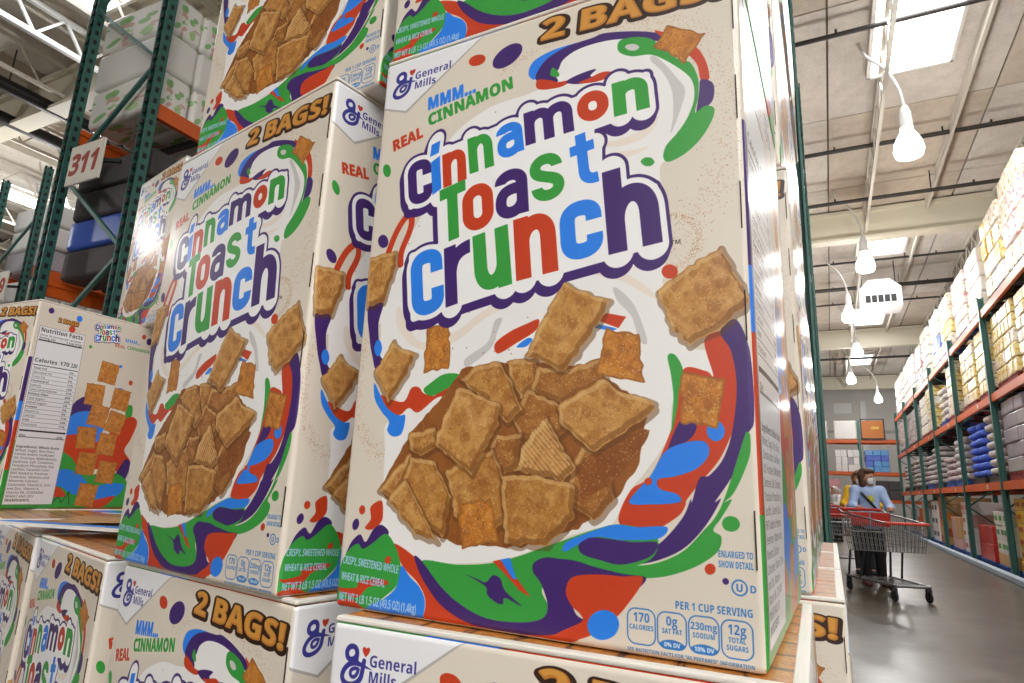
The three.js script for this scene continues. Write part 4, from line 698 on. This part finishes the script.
// ---------------------------------------------------------------- people
// a smooth surface around tapered capsules; caps: [ax,ay,az, ra, bx,by,bz, rb]
function skin(caps, min, size, res, k = 0.03) {
  const mc = new MarchingCubes(res, M.black, false, false, 60000), f = mc.field, n = res;
  for (let z = 0; z < n; z++) for (let y = 0; y < n; y++) for (let x = 0; x < n; x++) {
    const h = (n / 2), px = min[0] + ((x - h) / h + 1) * size / 2, py = min[1] + ((y - h) / h + 1) * size / 2, pz = min[2] + ((z - h) / h + 1) * size / 2; let d = 1e3;
    for (const [ax, ay, az, ra, bx, by, bz, rb] of caps) {
      const ux = bx - ax, uy = by - ay, uz = bz - az, L = ux * ux + uy * uy + uz * uz, t = L ? Math.max(0, Math.min(1, ((px - ax) * ux + (py - ay) * uy + (pz - az) * uz) / L)) : 0;
      const q = Math.hypot(px - ax - ux * t, py - ay - uy * t, pz - az - uz * t) - (ra + (rb - ra) * t), m = Math.max(0, k - Math.abs(d - q)) / k; d = Math.min(d, q) - m * m * k * 0.25;
    }
    f[x + y * n + z * n * n] = -d;
  }
  mc.isolation = 0; mc.update();
  const c = mc.count, P = mc.positionArray.slice(0, c * 3), N = mc.normalArray.slice(0, c * 3), g = new THREE.BufferGeometry();
  for (let i = 0; i < c; i++) for (let a = 0; a < 3; a++) P[i * 3 + a] = min[a] + (P[i * 3 + a] + 1) * size / 2;
  g.setAttribute('position', new THREE.BufferAttribute(P, 3)); g.setAttribute('normal', new THREE.BufferAttribute(N, 3)); g.setAttribute('uv', new THREE.BufferAttribute(new Float32Array(c * 2), 2));
  return g;
}
// local frame: feet at y = 0, facing +z; hands forward on a cart handle
function person(o) {
  const t = thing('person', o.label, 'person', o.at, o.turn, undefined), s = o.height / 1.65;
  const hy = 1.02 / s, hz = o.reach, hx = 0.2;
  const sh = [0.17, 1.34, 0], el = [0.25, 1.1, hz * 0.35], wr = [hx, hy + 0.01, hz - 0.08];
  const both = (f) => [1, -1].flatMap(f);
  const q = o.headTurn, rot = (x, z) => [x * Math.cos(q) + z * Math.sin(q), -x * Math.sin(q) + z * Math.cos(q)];
  const hc = (x, y, z) => { const [a, b] = rot(x, z); return [a, y, b + 0.02]; };
  const H = (x, y, z, r, x2, y2, z2, r2) => [...hc(x, y, z), r, ...hc(x2, y2, z2), r2];
  const head = skin([H(0, 1.56, 0, 0.088, 0, 1.53, 0.01, 0.085), H(0, 1.47, 0.035, 0.056, 0, 1.45, 0.05, 0.045), H(0, 1.515, 0.09, 0.014, 0, 1.495, 0.105, 0.015), H(0.083, 1.525, 0, 0.016, 0.086, 1.5, 0, 0.012), H(-0.083, 1.525, 0, 0.016, -0.086, 1.5, 0, 0.012), [0, 1.46, 0, 0.052, 0, 1.35, -0.01, 0.056]], [-0.2, 1.3, -0.2], 0.42, 46, 0.02);
  const legs = skin(both((e) => [[e * 0.09, 0.5, 0.01, 0.062, e * 0.1, 0.09, -0.01, 0.042], [e * 0.1, 0.05, -0.03, 0.042, e * 0.11, 0.035, 0.13, 0.034]]), [-0.35, -0.05, -0.3], 0.7, 40, 0.03);
  const hands = both((e) => { const w = [e * wr[0], wr[1], wr[2]], c = [[...w, 0.026, e * hx, hy + 0.02, hz - 0.02, 0.036]]; for (let k = 0; k < 4; k++) { const fx = e * hx + (k - 1.5) * 0.021; c.push([fx, hy + 0.035, hz - 0.015, 0.0105, fx, hy + 0.032, hz + 0.02, 0.01], [fx, hy + 0.032, hz + 0.02, 0.01, fx, hy, hz + 0.03 - k * 0.002, 0.009]); } c.push([e * (hx - 0.04), hy + 0.01, hz - 0.03, 0.012, e * (hx - 0.045), hy - 0.012, hz + 0.012, 0.01]); return [skin([...c, [e * el[0], el[1], el[2], 0.04, ...w, 0.03]], [e * 0.22 - 0.22, hy - 0.15, hz - 0.34], 0.44, 50, 0.012)]; });
  mesh('body', mergeGeometries([head, legs, ...hands].map((g) => g)), std('#b98a70', 0.6), t);
  mesh('shirt', skin([[0, 1.28, 0, 0.135, 0, 1.05, 0.01, 0.14], [0, 1.05, 0.01, 0.14, 0, 0.86, 0, 0.16], ...both((e) => [[0, 1.33, -0.01, 0.09, e * sh[0], sh[1], sh[2], 0.068], [e * sh[0], sh[1], sh[2], 0.068, e * el[0], el[1], el[2], 0.056], [e * el[0], el[1], el[2], 0.056, e * (wr[0] * 0.75 + el[0] * 0.25), wr[1] * 0.75 + el[1] * 0.25, wr[2] * 0.75 + el[2] * 0.25, 0.046]])], [-0.5, 0.6, -0.45], 1.0, 64, 0.05), o.shirt, t);
  mesh('trousers', skin([[0, 0.88, 0, 0.14, 0, 0.8, 0, 0.145], ...both((e) => [[e * 0.08, 0.8, 0, 0.098, e * 0.095, 0.46, 0.015, 0.072], [e * 0.095, 0.46, 0.015, 0.072, e * 0.1, 0.1, -0.01, 0.062]])], [-0.52, -0.02, -0.52], 1.04, 60, 0.04), o.trousers, t);
  mesh('hair', skin([H(0, 1.585, -0.025, 0.098, 0, 1.56, -0.03, 0.1), H(0.06, 1.55, -0.04, 0.06, 0.065, 1.42 + o.crop, -0.03, 0.045), H(-0.06, 1.55, -0.04, 0.06, -0.065, 1.42 + o.crop, -0.03, 0.045), H(0, 1.5, -0.07, 0.06, 0, 1.42 + o.crop, -0.06, 0.06), H(-0.05, 1.62, 0.05, 0.035, 0.05, 1.62, 0.05, 0.035)], [-0.2, 1.32, -0.22], 0.42, 44, 0.03), o.hair, t);
  if (o.mask) { const m = new THREE.SphereGeometry(0.078, 18, 12, 0, Math.PI, 0.9, 1.4).scale(0.95, 0.95, 0.72); m.rotateY(q); const [a, b] = rot(0, 0.055); m.translate(a, 1.488, b + 0.015); mesh('face_mask', m, std('#d9e3ea', 0.8), t); }
  for (const e of [1, -1]) { const [a, b] = rot(e * 0.032, 0.088); mesh('eye', new THREE.SphereGeometry(0.011, 8, 6).translate(a, 1.545, b + 0.02), M.black, t); mesh('shoe', rbox(0.095, 0.07, 0.26, 0.03, e * 0.11, 0.036, 0.05), o.shoes, t); }
  if (o.bag) { mesh('bag_strap', tube([[-0.14, 1.37, -0.02], [-0.07, 1.25, 0.14], [0.06, 1.08, 0.165], [0.17, 0.88, 0.12]], 0.018, 20, 6), M.black, t); mesh('inner_top', skin([[0, 1.27, 0.05, 0.085, 0, 1.2, 0.07, 0.08]], [-0.2, 1.0, -0.2], 0.4, 26, 0.02), std('#b6b63a', 0.8), t); }
  t.scale.setScalar(s); return t;
}
person({ label: 'person in a light blue shirt and white mask pushing the front shopping cart', at: [0.5, 0, -10.2], turn: 0.18, height: 1.57, reach: 0.36, headTurn: 0.75, shirt: std('#9fb6dc', 0.8), trousers: std('#1c1d22', 0.85), hair: std('#4c3320', 0.7), shoes: std('#5a2a28', 0.7), crop: 0, mask: true, bag: true });
person({ label: 'person in a yellow shirt and mask behind the one in light blue', at: [0.47, 0, -11.75], turn: -0.1, height: 1.6, reach: 0.34, headTurn: 0.3, shirt: std('#e0b01c', 0.8), trousers: std('#2b2b31', 0.85), hair: std('#6b4a2c', 0.7), shoes: std('#26262a', 0.7), crop: 0.04, mask: true });
person({ label: 'distant person in a pale grey top and dark trousers far down the aisle', at: [0.14, 0, -20.4], turn: -0.9, height: 1.5, reach: 0.34, headTurn: -0.2, shirt: std('#c9c7c6', 0.8), trousers: std('#1e1e22', 0.85), hair: std('#b9b2a8', 0.7), shoes: std('#222', 0.7), crop: 0.07 });

// ---------------------------------------------------------------- shopping carts: handle end at -z, front at +z
function cart(at, turn, label) {
  const c = thing('shopping_cart', label, 'shopping cart', at, turn), w0 = [], T = 0.0045;
  const top = (u, z) => [u * (0.3 - 0.05 * ((z + 0.5) / 1.0)), 0.98 - 0.1 * ((z + 0.5) / 1.0), z], bot = (u, z) => [u * (0.26 - 0.05 * ((z + 0.5) / 1.0)), 0.5 + 0.06 * ((z + 0.5) / 1.0), z * 0.9];
  for (let k = 0; k <= 20; k++) { const z = -0.48 + k * 0.047; for (const u of [-1, 1]) w0.push(rod(top(u, z), bot(u, z), T, 5)); w0.push(rod(bot(-1, z), bot(1, z), T, 5)); }
  for (let k = 0; k <= 10; k++) { const u = -1 + k * 0.2; w0.push(rod(bot(u, -0.48), bot(u, 0.46), T, 5), rod(top(u, 0.46), bot(u, 0.46), T, 5), rod(top(u, -0.48), bot(u, -0.48), T, 5)); }
  for (let k = 1; k < 5; k++) { const f = k / 5, L = (a, b) => a.map((v, i) => v + (b[i] - v) * f); for (const u of [-1, 1]) w0.push(rod(L(top(u, -0.48), bot(u, -0.48)), L(top(u, 0.46), bot(u, 0.46)), T, 5)); w0.push(rod(L(top(-1, 0.46), bot(-1, 0.46)), L(top(1, 0.46), bot(1, 0.46)), T, 5)); }
  const wires = mesh('basket', merge(w0), M.steel, c); wires.userData.kind = 'stuff';
  mesh('rim', merge([rod(top(-1, -0.48), top(-1, 0.46), 0.011), rod(top(1, -0.48), top(1, 0.46), 0.011)]), M.steel, c);
  const redP = std('#b7281f', 0.4), redL = std('#cf4630', 0.45);
  mesh('front_bumper', rod(top(-1, 0.465), top(1, 0.465), 0.018), redL, c);
  mesh('handle', merge([rod([-0.29, 1.02, -0.58], [0.29, 1.02, -0.58], 0.019, 12)]), redP, c);
  for (const u of [-1, 1]) mesh('handle_arm', rod([u * 0.29, 1.02, -0.58], [u * 0.3, 0.97, -0.46], 0.013), M.steel, c);
  for (const u of [-1, 1]) mesh('child_seat_panel', rbox(0.25, 0.17, 0.016, 0.012, u * 0.135, 0.9, -0.34).rotateX(0), redP, c);
  mesh('child_seat', merge([rod([-0.28, 0.74, -0.34], [0.28, 0.74, -0.34], 0.006), rod([-0.28, 0.99, -0.34], [0.28, 0.99, -0.34], 0.006), box(0.5, 0.012, 0.16, 0, 0.74, -0.42)]), M.steel, c);
  for (const u of [-1, 1]) { mesh('leg', merge([rod([u * 0.26, 0.5, -0.4], [u * 0.27, 0.18, -0.46], 0.013), rod([u * 0.24, 0.52, -0.1], [u * 0.26, 0.18, -0.2], 0.013)]), M.darkMetal, c); mesh('base_rail', rod([u * 0.28, 0.18, -0.5], [u * 0.2, 0.18, 0.46], 0.017), M.steel, c); }
  mesh('base_front', rod([-0.2, 0.18, 0.46], [0.2, 0.18, 0.46], 0.017), M.steel, c);
  const lo = []; for (let k = 0; k <= 8; k++) lo.push(rod([-0.27 + k * 0.0675, 0.18, -0.48], [-0.2 + k * 0.05, 0.18, 0.44], T, 5)); for (let k = 0; k < 3; k++) lo.push(rod([-0.24, 0.18, -0.3 + k * 0.3], [0.24, 0.18, -0.3 + k * 0.3], T, 5)); mesh('lower_tray', merge(lo), M.steel, c).userData.kind = 'stuff';
  const wh = new THREE.TorusGeometry(0.047, 0.018, 10, 20).rotateY(Math.PI / 2);
  for (const [x, z] of [[-0.27, -0.46], [0.27, -0.46], [-0.2, 0.42], [0.2, 0.42]]) { const k = mesh('caster', merge([box(0.05, 0.05, 0.03, x, 0.148, z), box(0.008, 0.1, 0.035, x - 0.026, 0.1, z), box(0.008, 0.1, 0.035, x + 0.026, 0.1, z)]), M.darkMetal, c); mesh('wheel', wh.clone().translate(x, 0.065, z), M.black, k); mesh('hub', new THREE.CylinderGeometry(0.034, 0.034, 0.024, 16).rotateZ(Math.PI / 2).translate(x, 0.065, z), M.darkMetal, k); }
  return c;
}
cart([0.62, 0, -9.2], 0.45, 'grey wire shopping cart with red handle and panels nearest in the aisle');
cart([0.2, 0, -12.75], 0.05, 'grey wire shopping cart half hidden behind the nearest one');
renderer.render(scene, camera);
